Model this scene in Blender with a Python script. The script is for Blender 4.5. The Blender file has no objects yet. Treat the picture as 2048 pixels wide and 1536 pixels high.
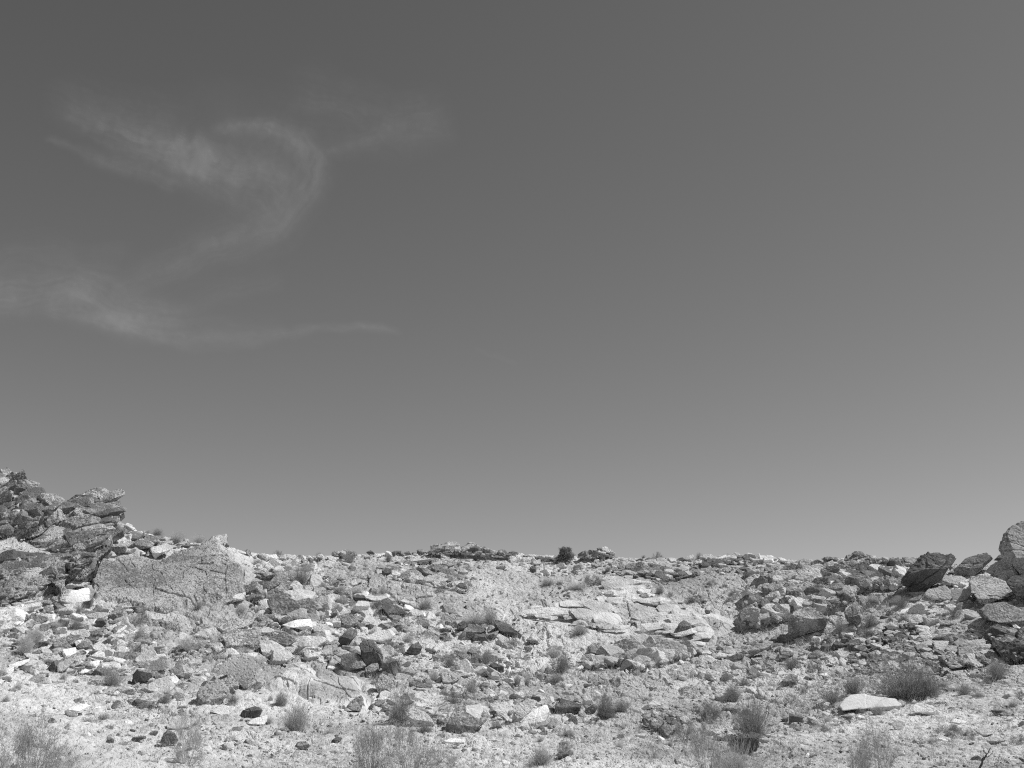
import bpy, math, random
import numpy as np
from mathutils import Vector

# ------------------------------------------------------------------ camera, world, sun
F = 2196.0                      # focal length in photo pixels (2048 wide)
HOR = 1440.0                    # image row of the true horizon
PITCH = math.atan((HOR - 768.0) / F)
SUN_EL, SUN_AZ = 54.0, 82.0     # degrees; azimuth clockwise from +Y (view direction), so right and a little behind the hill

scene = bpy.context.scene
cam_d = bpy.data.cameras.new("camera")
cam = bpy.data.objects.new("camera", cam_d)
scene.collection.objects.link(cam)
cam.location = (0, 0, 0)
cam.rotation_euler = (math.radians(90) + PITCH, 0, 0)
cam_d.sensor_width = 36.0
cam_d.lens = 36.0 * F / 2048.0
cam_d.clip_start = 0.1
cam_d.clip_end = 60000
scene.camera = cam

world = bpy.data.worlds.new("World")
scene.world = world
world.use_nodes = True
wn, wl = world.node_tree.nodes, world.node_tree.links
wn.clear()
sky = wn.new("ShaderNodeTexSky")
sky.sky_type = 'NISHITA'
sky.sun_disc = False
sky.sun_elevation = math.radians(SUN_EL)
sky.sun_rotation = math.radians(SUN_AZ)
sky.altitude = 1500
sky.air_density = 1.0
sky.dust_density = 0.35
sky.ozone_density = 2.0
# black and white film behind an orange filter: weigh the sky's channels into one grey
dot = wn.new("ShaderNodeVectorMath"); dot.operation = 'DOT_PRODUCT'
dot.inputs[1].default_value = (0.666, 0.296, 0.0)
pw = wn.new("ShaderNodeMath"); pw.operation = 'POWER'; pw.inputs[1].default_value = 1.17
bg = wn.new("ShaderNodeBackground"); bg.inputs[1].default_value = 0.10
wo = wn.new("ShaderNodeOutputWorld")
wl.new(sky.outputs[0], dot.inputs[0]); wl.new(dot.outputs['Value'], pw.inputs[0])
wl.new(pw.outputs[0], bg.inputs[0]); wl.new(bg.outputs[0], wo.inputs[0])

sun_d = bpy.data.lights.new("sun", 'SUN')
sun_d.energy = 5.0
sun_d.angle = math.radians(0.5)
sun_d.color = (1.0, 1.0, 1.0)
sun = bpy.data.objects.new("sun", sun_d)
scene.collection.objects.link(sun)
ce, se = math.cos(math.radians(SUN_EL)), math.sin(math.radians(SUN_EL))
SUNDIR = np.array([ce * math.sin(math.radians(SUN_AZ)), ce * math.cos(math.radians(SUN_AZ)), se])
sun.rotation_euler = Vector(-SUNDIR).to_track_quat('-Z', 'Y').to_euler()

scene.cycles.use_denoising = False
scene.cycles.filter_width = 1.15
vs = scene.view_settings
vs.view_transform = 'Standard'
vs.look = 'None'
vs.exposure = 0.0
vs.gamma = 1.0
vs.use_curve_mapping = False

rng = np.random.default_rng(7)
COL = scene.collection
CP, SP = math.cos(PITCH), math.sin(PITCH)
FWD = np.array([0, CP, SP]); UPC = np.array([0, -SP, CP]); RGT = np.array([1.0, 0, 0])

def ray(px, py):
    px = np.asarray(px, float); py = np.asarray(py, float)
    return FWD + ((px - 1024) / F)[..., None] * RGT + ((768 - py) / F)[..., None] * UPC

# ------------------------------------------------------------------ noise
def _h(ix, iy, iz, seed):
    with np.errstate(over='ignore'):
        h = (ix.astype(np.int64) * 374761393 + iy.astype(np.int64) * 668265263 + iz.astype(np.int64) * 2147483647 + seed * 1274126177) & 0xFFFFFFFF
        h = ((h ^ (h >> 13)) * 1274126177) & 0xFFFFFFFF
        h = ((h ^ (h >> 16)) * 2246822519) & 0xFFFFFFFF
        h = h ^ (h >> 15)
    return (h & 0xFFFFFF) / float(0x1000000)

def vnoise(P, seed=0):
    i = np.floor(P).astype(np.int64); f = P - i
    u = f * f * f * (f * (f * 6 - 15) + 10)
    r = 0
    for dx in (0, 1):
        wx = u[:, 0] if dx else 1 - u[:, 0]
        for dy in (0, 1):
            wy = u[:, 1] if dy else 1 - u[:, 1]
            for dz in (0, 1):
                wz = u[:, 2] if dz else 1 - u[:, 2]
                r = r + wx * wy * wz * _h(i[:, 0] + dx, i[:, 1] + dy, i[:, 2] + dz, seed)
    return r

def fbm(P, seed=0, oct=4, rough=0.5):
    s, a, t = 0, 1.0, 0
    for o in range(oct):
        s = s + a * vnoise(P * (2.0 ** o) + o * 17.3, seed + o)
        t += a; a *= rough
    return s / t - 0.5

def fbm2(x, y, seed=0, oct=4, rough=0.5):
    return fbm(np.stack([x, y, np.zeros_like(x) + 0.5], 1), seed, oct, rough)

def worley2(x, y, seed=0):
    ix, iy = np.floor(x).astype(np.int64), np.floor(y).astype(np.int64)
    z = np.zeros_like(ix)
    f1 = np.full(x.shape, 9.0); f2 = f1.copy()
    idv = np.zeros(x.shape); cx = np.zeros(x.shape); cy = np.zeros(x.shape)
    for dx in (-1, 0, 1):
        for dy in (-1, 0, 1):
            qx, qy = ix + dx, iy + dy
            px = qx + 0.1 + 0.8 * _h(qx, qy, z, seed); py = qy + 0.1 + 0.8 * _h(qx, qy, z + 1, seed)
            d = np.hypot(x - px, y - py)
            near = d < f1
            f2 = np.where(near, f1, np.minimum(f2, d))
            f1 = np.where(near, d, f1)
            idv = np.where(near, _h(qx, qy, z + 2, seed), idv)
            cx = np.where(near, px, cx); cy = np.where(near, py, cy)
    return f1, f2, idv, x - cx, y - cy

def sstep(a, b, x):
    t = np.clip((x - a) / (b - a), 0, 1)
    return t * t * (3 - 2 * t)

# ------------------------------------------------------------------ materials (all neutral: the photograph is black and white)
def nd(nt, t, **kw):
    n = nt.nodes.new(t)
    for k, v in kw.items():
        setattr(n, k, v)
    return n

def ramp(nt, a, b, src):
    n = nd(nt, "ShaderNodeMapRange"); n.interpolation_type = 'SMOOTHSTEP'
    n.inputs['From Min'].default_value = a; n.inputs['From Max'].default_value = b
    nt.links.new(src, n.inputs['Value'])
    return n.outputs[0]

def mth(nt, op, a, b):
    n = nd(nt, "ShaderNodeMath", operation=op)
    for k, v in ((0, a), (1, b)):
        if isinstance(v, (int, float)): n.inputs[k].default_value = v
        else: nt.links.new(v, n.inputs[k])
    return n.outputs[0]

def lerp(nt, fac, a, b):
    n = nd(nt, "ShaderNodeMix", data_type='FLOAT')
    for k, v in ((0, fac), (2, a), (3, b)):
        if isinstance(v, (int, float)): n.inputs[k].default_value = v
        else: nt.links.new(v, n.inputs[k])
    return n.outputs[0]

def noise(nt, vec, scale, detail=6, rough=0.6, dist=0.0):
    n = nd(nt, "ShaderNodeTexNoise")
    n.inputs['Scale'].default_value = scale; n.inputs['Detail'].default_value = detail
    n.inputs['Roughness'].default_value = rough; n.inputs['Distortion'].default_value = dist
    nt.links.new(vec, n.inputs['Vector'])
    return n.outputs['Fac']

def rock_mat(name, light, dark, cover, speck=0.5, pit=0.3, bump=0.6, patch=0.9, fine=16.0, rnd=True, wide=0.22):
    """light stone carrying dark desert varnish; cover = share of varnish, speck = how broken up it is."""
    m = bpy.data.materials.new(name); m.use_nodes = True
    nt = m.node_tree; nt.nodes.clear()
    out = nd(nt, "ShaderNodeOutputMaterial"); b = nd(nt, "ShaderNodeBsdfPrincipled")
    nt.links.new(b.outputs[0], out.inputs[0])
    tc = nd(nt, "ShaderNodeTexCoord")
    sc_ = nd(nt, "ShaderNodeVectorMath", operation='SCALE'); sc_.inputs['Scale'].default_value = 1 / 0.7
    nt.links.new(tc.outputs['Object'], sc_.inputs[0]); vec = sc_.outputs[0]
    oi = nd(nt, "ShaderNodeObjectInfo")
    if rnd:
        ad = nd(nt, "ShaderNodeVectorMath", operation='ADD')
        mu = nd(nt, "ShaderNodeVectorMath", operation='SCALE'); mu.inputs[0].default_value = (91.0, 57.0, 33.0)
        nt.links.new(oi.outputs['Random'], mu.inputs['Scale'])
        nt.links.new(vec, ad.inputs[0]); nt.links.new(mu.outputs[0], ad.inputs[1])
        vec = ad.outputs[0]
    n_big = noise(nt, vec, patch, 7, 0.62, 0.3)
    n_mid = noise(nt, vec, fine * 0.3, 5, 0.65)
    n_fine = noise(nt, vec, fine, 4, 0.7)
    n_grain = noise(nt, vec, fine * 3.5, 2, 0.6)
    # varnish field
    s = mth(nt, 'ADD', mth(nt, 'MULTIPLY', n_big, 1.0 - speck), mth(nt, 'MULTIPLY', n_fine, speck * 0.65))
    s = mth(nt, 'ADD', s, mth(nt, 'MULTIPLY', n_mid, speck * 0.35))
    thr = 0.5 + (0.5 - cover) * 0.42
    s = mth(nt, 'ADD', s, mth(nt, 'MULTIPLY', mth(nt, 'SUBTRACT', noise(nt, vec, patch * 0.8, 3, 0.5), 0.5), 0.35 * speck))
    mask = ramp(nt, thr - 0.035, thr + 0.045, s)
    lightv = mth(nt, 'MULTIPLY', light, lerp(nt, n_mid, 0.72, 1.28))
    darkv = mth(nt, 'MULTIPLY', dark, lerp(nt, n_fine, 0.55, 1.45))
    col = lerp(nt, mask, lightv, darkv)
    n_wide = noise(nt, vec, patch * 0.55, 4, 0.6, 0.4)
    col = mth(nt, 'MULTIPLY', col, lerp(nt, ramp(nt, 0.36, 0.64, n_wide), 1.0 - wide, 1.0 + wide))
    col = mth(nt, 'MULTIPLY', col, lerp(nt, n_grain, 0.78, 1.22))
    if rnd:
        col = mth(nt, 'MULTIPLY', col, lerp(nt, oi.outputs['Random'], 0.88, 1.12))
    # pits
    v = nd(nt, "ShaderNodeTexVoronoi"); v.inputs['Scale'].default_value = fine * 0.55
    nt.links.new(vec, v.inputs['Vector'])
    pits = ramp(nt, 0.12, 0.34, v.outputs['Distance'])
    hgt = mth(nt, 'ADD', mth(nt, 'MULTIPLY', n_fine, 1.0), mth(nt, 'MULTIPLY', pits, pit))
    hgt = mth(nt, 'ADD', hgt, mth(nt, 'MULTIPLY', n_grain, 0.35))
    hgt = mth(nt, 'ADD', hgt, mth(nt, 'MULTIPLY', n_mid, 1.2))
    bp = nd(nt, "ShaderNodeBump"); bp.inputs['Strength'].default_value = bump; bp.inputs['Distance'].default_value = 0.06
    nt.links.new(hgt, bp.inputs['Height'])
    nt.links.new(col, b.inputs['Base Color'])
    nt.links.new(bp.outputs[0], b.inputs['Normal'])
    b.inputs['Roughness'].default_value = 0.92
    b.inputs['Specular IOR Level'].default_value = 0.2
    return m

def plain_mat(name, v, var=0.35, scale=6.0, trans=0.0):
    m = bpy.data.materials.new(name); m.use_nodes = True
    nt = m.node_tree
    b = nt.nodes["Principled BSDF"]
    tc = nd(nt, "ShaderNodeTexCoord"); oi = nd(nt, "ShaderNodeObjectInfo")
    n = noise(nt, tc.outputs['Object'], scale, 3, 0.6)
    c = mth(nt, 'MULTIPLY', v, lerp(nt, n, 1 - var, 1 + var))
    c = mth(nt, 'MULTIPLY', c, lerp(nt, oi.outputs['Random'], 0.82, 1.2))
    nt.links.new(c, b.inputs['Base Color'])
    b.inputs['Roughness'].default_value = 0.85
    b.inputs['Specular IOR Level'].default_value = 0.15
    if trans:
        tr = nd(nt, "ShaderNodeBsdfTranslucent"); nt.links.new(c, tr.inputs[0])
        mx = nd(nt, "ShaderNodeMixShader"); mx.inputs[0].default_value = trans
        nt.links.new(b.outputs[0], mx.inputs[1]); nt.links.new(tr.outputs[0], mx.inputs[2])
        nt.links.new(mx.outputs[0], nt.nodes["Material Output"].inputs[0])
    return m

M = {
    'soil':   rock_mat('pale_soil', 0.54, 0.36, 0.42, 0.55, 0.1, 0.8, 0.22, 9.0, rnd=False),
    'white':  rock_mat('white_stone', 0.72, 0.46, 0.22, 0.5, 0.2, 0.5, 1.3, 12.0),
    'pale':   rock_mat('pale_stone', 0.60, 0.28, 0.30, 0.65, 0.3, 0.7, 1.1, 13.0),
    'mid':    rock_mat('weathered_stone', 0.44, 0.20, 0.55, 0.7, 0.4, 0.8, 1.2, 14.0),
    'dark':   rock_mat('dark_varnished_stone', 0.30, 0.14, 0.62, 0.6, 0.35, 0.7, 1.2, 14.0),
    'patina': rock_mat('speckled_stone', 0.58, 0.24, 0.50, 0.85, 0.5, 0.9, 0.6, 15.0),
    'pitted': rock_mat('pitted_dark_stone', 0.54, 0.17, 0.56, 0.85, 0.8, 1.1, 0.8, 9.0),
    'bright': rock_mat('bare_white_stone', 0.75, 0.56, 0.15, 0.5, 0.1, 0.3, 1.0, 12.0, wide=0.06),
    'strata': rock_mat('dark_bedded_stone', 0.54, 0.17, 0.52, 0.7, 0.4, 0.9, 0.8, 13.0),
    'straw':  plain_mat('dry_straw', 0.50, 0.3, 9, 0.3),
    'twig':   plain_mat('grey_twig', 0.35, 0.4, 7, 0.0),
    'leaf':   plain_mat('grey_leaf', 0.42, 0.35, 5, 0.3),
    'leafdark': plain_mat('dark_leaf', 0.24, 0.4, 5, 0.2),
    'bark':   plain_mat('bark', 0.09, 0.4, 9),
}

# ------------------------------------------------------------------ mesh helpers
def mesh_np(name, V, faces, mats=(), smooth=False, midx=None):
    """V (n,3); faces: (k,3) or (k,4) int array"""
    me = bpy.data.meshes.new(name)
    V = np.ascontiguousarray(V, dtype=np.float32); faces = np.ascontiguousarray(faces, dtype=np.int32)
    k = faces.shape[1]; nf = len(faces)
    me.vertices.add(len(V)); me.vertices.foreach_set('co', V.ravel())
    me.loops.add(nf * k); me.loops.foreach_set('vertex_index', faces.ravel())
    me.polygons.add(nf)
    me.polygons.foreach_set('loop_start', np.arange(0, nf * k, k, dtype=np.int32))
    try: me.polygons.foreach_set('loop_total', np.full(nf, k, dtype=np.int32))
    except Exception: pass
    for m in mats: me.materials.append(m)
    if midx is not None: me.polygons.foreach_set('material_index', np.asarray(midx, dtype=np.int32))
    me.polygons.foreach_set('use_smooth', np.full(nf, bool(smooth)))
    me.update(calc_edges=True)
    return me

def link(name, me, loc=(0, 0, 0), parent=None):
    o = bpy.data.objects.new(name, me)
    o.location = loc
    if parent is not None: o.parent = parent
    COL.objects.link(o)
    return o

def tag(o, label=None, cat=None, group=None, kind=None):
    if label: o['label'] = label
    if cat: o['category'] = cat
    if group: o['group'] = group
    if kind: o['kind'] = kind
    return o

_ico = {}
def ico(sub):
    if sub in _ico: return _ico[sub]
    t = (1 + 5 ** .5) / 2
    v = [(-1, t, 0), (1, t, 0), (-1, -t, 0), (1, -t, 0), (0, -1, t), (0, 1, t), (0, -1, -t), (0, 1, -t), (t, 0, -1), (t, 0, 1), (-t, 0, -1), (-t, 0, 1)]
    V = np.array(v, float); V /= np.linalg.norm(V, axis=1)[:, None]
    Fc = np.array([(0, 11, 5), (0, 5, 1), (0, 1, 7), (0, 7, 10), (0, 10, 11), (1, 5, 9), (5, 11, 4), (11, 10, 2), (10, 7, 6), (7, 1, 8),
                   (3, 9, 4), (3, 4, 2), (3, 2, 6), (3, 6, 8), (3, 8, 9), (4, 9, 5), (2, 4, 11), (6, 2, 10), (8, 6, 7), (9, 8, 1)])
    for _ in range(sub):
        e = np.concatenate([Fc[:, [0, 1]], Fc[:, [1, 2]], Fc[:, [2, 0]]]); e.sort(axis=1)
        u, inv = np.unique(e, axis=0, return_inverse=True); inv = inv.ravel()
        mid = V[u[:, 0]] + V[u[:, 1]]; mid /= np.linalg.norm(mid, axis=1)[:, None]
        n = len(V); k = len(Fc); a, b, c = inv[:k] + n, inv[k:2 * k] + n, inv[2 * k:] + n
        V = np.concatenate([V, mid])
        Fc = np.concatenate([np.stack([Fc[:, 0], a, c], 1), np.stack([Fc[:, 1], b, a], 1), np.stack([Fc[:, 2], c, b], 1), np.stack([a, b, c], 1)])
    _ico[sub] = (V, Fc)
    return _ico[sub]

# ------------------------------------------------------------------ terrain
def az_r_z(px, py, r):
    d = ray(px, py); s = r / np.hypot(d[..., 0], d[..., 1])
    return np.arctan2(d[..., 0], d[..., 1]), r, d[..., 2] * s

ROWS = [  # (px list, py list, range list), near to far
    ([-300, 0, 500, 1024, 1500, 2048, 2350], [1640] * 7, [11.5, 11.5, 12, 12, 12, 11.5, 11.5]),
    ([-300, 0, 500, 1024, 1500, 2048, 2350], [1536] * 7, [16, 16, 17, 17, 17, 16, 16]),
    ([-300, 0, 500, 1024, 1500, 2048, 2350], [1440] * 7, [20, 20.5, 21.5, 22, 22, 20, 20]),
    ([-300, 0, 450, 1024, 1500, 2048, 2350], [1360] * 7, [23.5, 24, 25, 26, 26, 24, 23.5]),
    ([-300, 0, 450, 1024, 1500, 2048, 2350], [1290] * 7, [26, 26.5, 27.7, 29.5, 29.3, 26.5, 26]),
    ([-300, 0, 450, 600, 1024, 1500, 1700, 2048, 2350], [1200] * 9, [28.5, 29, 29.8, 31.2, 32.4, 32.2, 31, 29, 28.5]),
    ([-300, 0, 100, 245, 330, 450, 490, 560, 680, 880, 1000, 1133, 1300, 1400, 1500, 1600, 1700, 1850, 1960, 2048, 2350],
     [925, 985, 1010, 1050, 1078, 1088, 1100, 1109, 1110, 1096, 1102, 1110, 1114, 1112, 1107, 1119, 1127, 1128, 1126, 1122, 1100],
     [34, 34, 34, 34, 34, 34, 34.5, 36, 37, 37.5, 37.5, 37.5, 37, 37, 36.8, 36, 35, 34, 32.5, 32, 32]),
]
AZ = np.radians(np.linspace(-34, 34, 545))
RG = np.arange(0, 160.01, 0.25)
def _base():
    rr, zz = [np.zeros_like(AZ), np.full_like(AZ, 9.0)], [np.full_like(AZ, -1.65), np.full_like(AZ, -1.5)]
    for px, py, r in ROWS:
        a, r_, z_ = az_r_z(np.array(px, float), np.array(py, float), np.array(r, float))
        rr.append(np.interp(AZ, a, r_)); zz.append(np.interp(AZ, a, z_))
    last_r, last_z = rr[-1], zz[-1]
    for dr, dz in ((2.5, -0.1), (8, -1.2), (40, -6), (90, -11)):
        rr.append(last_r + dr); zz.append(last_z + dz)
    rr, zz = np.array(rr), np.array(zz)
    Z = np.stack([np.interp(RG, rr[:, i], zz[:, i]) for i in range(len(AZ))])
    k = np.exp(-0.5 * (np.arange(-6, 7) / 1.6) ** 2); k /= k.sum()
    Zp = np.pad(Z, ((6, 6), (6, 6)), mode='edge')
    Z1 = sum(k[j] * Zp[j:j + len(AZ), :] for j in range(13))
    return sum(k[j] * Z1[:, j:j + len(RG)] for j in range(13))
ZB = _base()

def zbase(az, r):
    u = np.clip((az - AZ[0]) / (AZ[1] - AZ[0]), 0, len(AZ) - 1.001); v = np.clip(r / 0.25, 0, len(RG) - 1.001)
    i, j = u.astype(int), v.astype(int); fu, fv = u - i, v - j
    return (ZB[i, j] * (1 - fu) * (1 - fv) + ZB[i + 1, j] * fu * (1 - fv) + ZB[i, j + 1] * (1 - fu) * fv + ZB[i + 1, j + 1] * fu * fv)

# where each line of sight first meets the slope (used to stand things on it)
HS = 4
HX = np.arange(-220, 2270, HS); HY = np.arange(940, 1600, HS)
def _hits():
    gx, gy = np.meshgrid(HX, HY); d = ray(gx, gy)
    hz = np.hypot(d[..., 0], d[..., 1]); az = np.arctan2(d[..., 0], d[..., 1]); el = d[..., 2] / hz
    T = np.full(gx.shape, np.nan); prev = np.full(gx.shape, -1.0)
    for r in np.arange(8, 90, 0.3):
        g = zbase(az, np.full(gx.shape, r)) - el * r
        hit = np.isnan(T) & (g > 0)
        frac = np.where(g - prev != 0, g / np.maximum(g - prev, 1e-6), 0)
        T = np.where(hit, (r - 0.3 * np.clip(frac, 0, 1)) / hz, T)
        prev = g
    for i in range(len(HY) - 2, -1, -1):            # above the skyline: keep the last depth below it
        T[i] = np.where(np.isnan(T[i]), T[i + 1], T[i])
    return T
HT = _hits()
def hit_t(px, py):
    u = np.clip((np.asarray(px, float) - HX[0]) / HS, 0, len(HX) - 1.001); v = np.clip((np.asarray(py, float) - HY[0]) / HS, 0, len(HY) - 1.001)
    i, j = u.astype(int), v.astype(int); fu, fv = u - i, v - j
    return (HT[j, i] * (1 - fu) * (1 - fv) + HT[j, i + 1] * fu * (1 - fv) + HT[j + 1, i] * (1 - fu) * fv + HT[j + 1, i + 1] * fu * fv)

def at(px, py, t=None):
    if t is None: t = hit_t(px, py)
    return ray(px, py) * np.asarray(t)[..., None]

GS = 0.66                        # overall grain of the rock, metres
def disp(x, y):
    return GS * _disp(x / GS, y / GS)

def _disp(x, y):
    """rubble, low ledges and pebbles of the slope"""
    h = 0.24 * fbm2(x / 2.6, y / 2.6, 3, 3)
    rocky = sstep(-0.05, 0.10, fbm2(x / 4.5, y / 4.5, 21, 3))
    far = sstep(30, 38, np.hypot(x, y))
    k = (0.25 + 0.75 * rocky) * (0.35 + 0.65 * far)
    wx, wy = x + 0.4 * fbm2(x / .7, y / .7, 9, 3), y + 0.4 * fbm2(x / .7 + 40, y / .7, 9, 3)
    for sx, sy, am, sd in ((1.3, 1.5, 0.17, 5), (0.5, 0.75, 0.085, 6), (0.2, 0.32, 0.03, 7)):
        f1, f2, idv, dx, dy = worley2(wx / sx, wy / sy, sd)
        blk = (idv - 0.5) + dx * (idv * 7 % 1 - 0.5) * 1.5 + dy * (idv * 13 % 1 - 0.4) * 1.7 - 0.55 * (1 - sstep(0.0, 0.12, f2 - f1))
        h = h + am * blk * k
    for sx, sy, am, sd in ((0.24, 0.34, 0.055, 8), (0.11, 0.17, 0.022, 18)):
        f1, f2, idv, dx, dy = worley2(x / sx, y / sy, sd)
        h = h + np.sqrt(np.clip(0.34 - f1 * f1, 0, 1)) * (idv > 0.5) * am * (0.3 + 1.2 * idv)
    return h + 0.045 * fbm2(x / 0.4, y / 0.5, 31, 4, .6)

def build_terrain():
    a1 = np.radians(np.linspace(-30.5, 30.5, 1450))
    a2 = np.radians(np.linspace(30.5, 329.5, 130)[1:-1])
    az = np.concatenate([a1, a2])
    r1 = np.linspace(0.6, 11, 26); r2 = np.concatenate([np.linspace(11, 23, 260), np.linspace(23, 40, 620)[1:], np.linspace(40, 74, 40)[1:]])[1:]
    r3 = np.exp(np.linspace(math.log(74), math.log(6000), 60))[1:]
    r = np.concatenate([r1, r2, r3])
    A, R = np.meshgrid(az, r)
    Aw = (A + math.pi) % (2 * math.pi) - math.pi
    zin = zbase(np.clip(Aw, AZ[0], AZ[-1]), np.clip(R, 0, 160))
    fade = 1 - sstep(math.radians(36), math.radians(95), np.abs(Aw))
    z = zin * fade + (-1.65) * (1 - fade)
    x, y = R * np.sin(A), R * np.cos(A)
    m = ((np.abs(Aw) < math.radians(30.9)) & (R > 4) & (R < 120)).ravel()
    zz = z.ravel().copy(); xs, ys = x.ravel(), y.ravel()
    zz[m] += disp(xs[m], ys[m]) * sstep(4, 10, R.ravel()[m]) * (1 - sstep(80, 120, R.ravel()[m]))
    m2 = np.nonzero(m & (R.ravel() > 10) & (R.ravel() < 45))[0]            # bedrock outcrops push through the rubble
    fw = ys[m2] * CP + zz[m2] * SP
    px = 1024 + F * xs[m2] / fw; py = 768 - F * (-ys[m2] * SP + zz[m2] * CP) / fw
    cov = np.zeros(len(m2))
    for q in BED:
        s_ = np.nonzero((px > q[:, 0].min()) & (px < q[:, 0].max()) & (py > q[:, 1].min()) & (py < q[:, 1].max()))[0]
        s_ = s_[inside(px[s_], py[s_], q)]
        if len(s_): cov[s_] = np.maximum(cov[s_], sstep(1, 12, seg_dist(px[s_], py[s_], q, True)))
    zs_ = zbase(Aw.ravel()[m2], R.ravel()[m2])
    zz[m2] = zz[m2] * (1 - cov) + cov * (zs_ + 0.25 * (zz[m2] - zs_) - 0.06)
    V = np.stack([xs, ys, zz], 1)
    na, nr = len(az), len(r)
    i = np.arange(nr - 1)[:, None] * na; j = np.arange(na)[None, :]; j2 = (j + 1) % na
    fc = np.stack([(i + j), (i + na + j), (i + na + j2), (i + j2)], -1).reshape(-1, 4)[:, ::-1]
    o = link('hillside', mesh_np('hillside', V, fc, [M['soil']], smooth=False))
    tag(o, kind='structure')

# ------------------------------------------------------------------ bookkeeping for labels
REC = []      # things still needing a label: dict(o, px, py, desc, cat)
def record(o, px, py, desc, cat, group):
    tag(o, cat=cat, group=group)
    REC.append(dict(o=o, px=px, py=py, desc=desc))

K = {'k1': (0, 930, 3.938), 'k2': (500, 1060, 3.938), 'k3': (1000, 1060, 3.938), 'k4': (1528, 1000, 3.938),
     'b1': (0, 1236, 5.12), 'b2': (400, 1236, 5.12), 'b3': (800, 1236, 5.12), 'b4': (1200, 1236, 5.12), 'b5': (1648, 1236, 5.12)}
def topx(k, pts):
    x0, y0, s = K[k]
    p = np.array(pts, float).reshape(-1, 2) / s
    return p + [x0, y0]

# ------------------------------------------------------------------ bedrock outcrops: relief built on a plane or on the slope
def seg_dist(X, Y, p, closed):
    d = np.full(X.shape, 1e9)
    n = len(p)
    for i in range(n if closed else n - 1):
        a, b = p[i], p[(i + 1) % n]
        ab = b - a; L = ab @ ab + 1e-9
        t = np.clip(((X - a[0]) * ab[0] + (Y - a[1]) * ab[1]) / L, 0, 1)
        d = np.minimum(d, np.hypot(X - a[0] - t * ab[0], Y - a[1] - t * ab[1]))
    return d

def inside(X, Y, p):
    r = np.zeros(X.shape, bool)
    n = len(p)
    for i in range(n):
        (x1, y1), (x2, y2) = p[i], p[(i + 1) % n]
        c = (y1 > Y) != (y2 > Y)
        xi = (x2 - x1) * (Y - y1) / (y2 - y1 + 1e-12) + x1
        r ^= c & (X < xi)
    return r

def style_relief(style, u, v, P, seed, o):
    u = u / GS; v = v / GS
    n = len(u); z = np.zeros(n, np.int64); amp = o.get('amp', 1.0)
    a = math.radians(o.get('ang', 0)); ca, sa = math.cos(a), math.sin(a)
    if style == 'strata':                                           # tilted beds broken into blocks, thin beds inside thick ones
        sp = o.get('sp', 0.38); h = 0
        for lv, (f, am) in enumerate(((1.0, 1.0), (0.36, 0.5))):
            al = u * ca + v * sa; b = -u * sa + v * ca
            b = b + 0.16 * f * fbm2(u / 1.4, v / 1.4, seed + lv, 4, .6)
            bb = b / (sp * f) + 0.7 * fbm2(b / 0.9, al / 6, seed + 2 + lv, 2)
            k = np.floor(bb); fr = bb - k
            lay = _h(k.astype(np.int64), z, z, seed + 20 * lv)
            cell = al / ((0.8 + 1.8 * lay) * (0.45 + f * .55)) + lay * 9 + 0.35 * fbm2(u / .6, v / .6, seed + 7, 3)
            kc = np.floor(cell); fc = cell - kc
            blk = _h(k.astype(np.int64), kc.astype(np.int64), z, seed + 1 + lv)
            h = h + am * ((lay - 0.5) * 0.40 + (blk - 0.5) * 0.24 + (fr - 0.35) * 0.22 + (fc - .5) * (blk * 5 % 1 - .5) * 0.2
                          - 0.13 * (1 - sstep(0, 0.2, fr)) - 0.09 * (1 - sstep(0, 0.07, np.minimum(fc, 1 - fc))))
        return h * amp
    if style in ('blocks', 'knobby'):
        sx, sy = o.get('sx', 0.7), o.get('sy', 0.5)
        uu = u * ca + v * sa; vv = -u * sa + v * ca
        uu = uu + 0.5 * sx * fbm2(u / 0.7, v / 0.7, seed, 4); vv = vv + 0.5 * sy * fbm2(u / 0.7 + 50, v / 0.7, seed, 4)
        h = 0
        for lv, (f, am) in enumerate(((1.0, 1.0), (0.45, 0.55), (0.2, 0.3))):
            f1, f2, idv, dx, dy = worley2(uu / (sx * f), vv / (sy * f), seed + 4 * lv)
            edge = 1 - sstep(0.0, o.get('gw', 0.10), f2 - f1)
            if style == 'knobby':
                h = h + am * (0.24 * np.sqrt(np.clip(1 - 1.25 * f1 * f1, 0, 1)) + (idv - 0.5) * 0.26 - 0.14 * edge)
            else:
                h = h + am * ((idv - 0.5) * 0.22 + dx * (idv * 7 % 1 - 0.5) * 0.30 + dy * (idv * 17 % 1 - 0.5) * 0.26 - 0.09 * edge)
        return h * amp
    h = 0.22 * fbm2(u / 1.6, v / 1.6, seed, 4)                      # slab: smooth, with shallow scales
    for f, am in ((1.0, 1.0), (0.4, 0.5)):
        g1, g2, idg, gx, gy = worley2(u / (0.9 * f) + fbm2(u, v, seed + 3, 3), v / (0.6 * f) + fbm2(u + 30, v, seed + 3, 3), seed + 4)
        h = h + am * ((idg - .5) * 0.08 + (gx * (idg * 7 % 1 - .5) + gy * (idg * 13 % 1 - .5)) * 0.10 - 0.03 * (1 - sstep(0, .06, g2 - g1)))
    return h * amp

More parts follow.
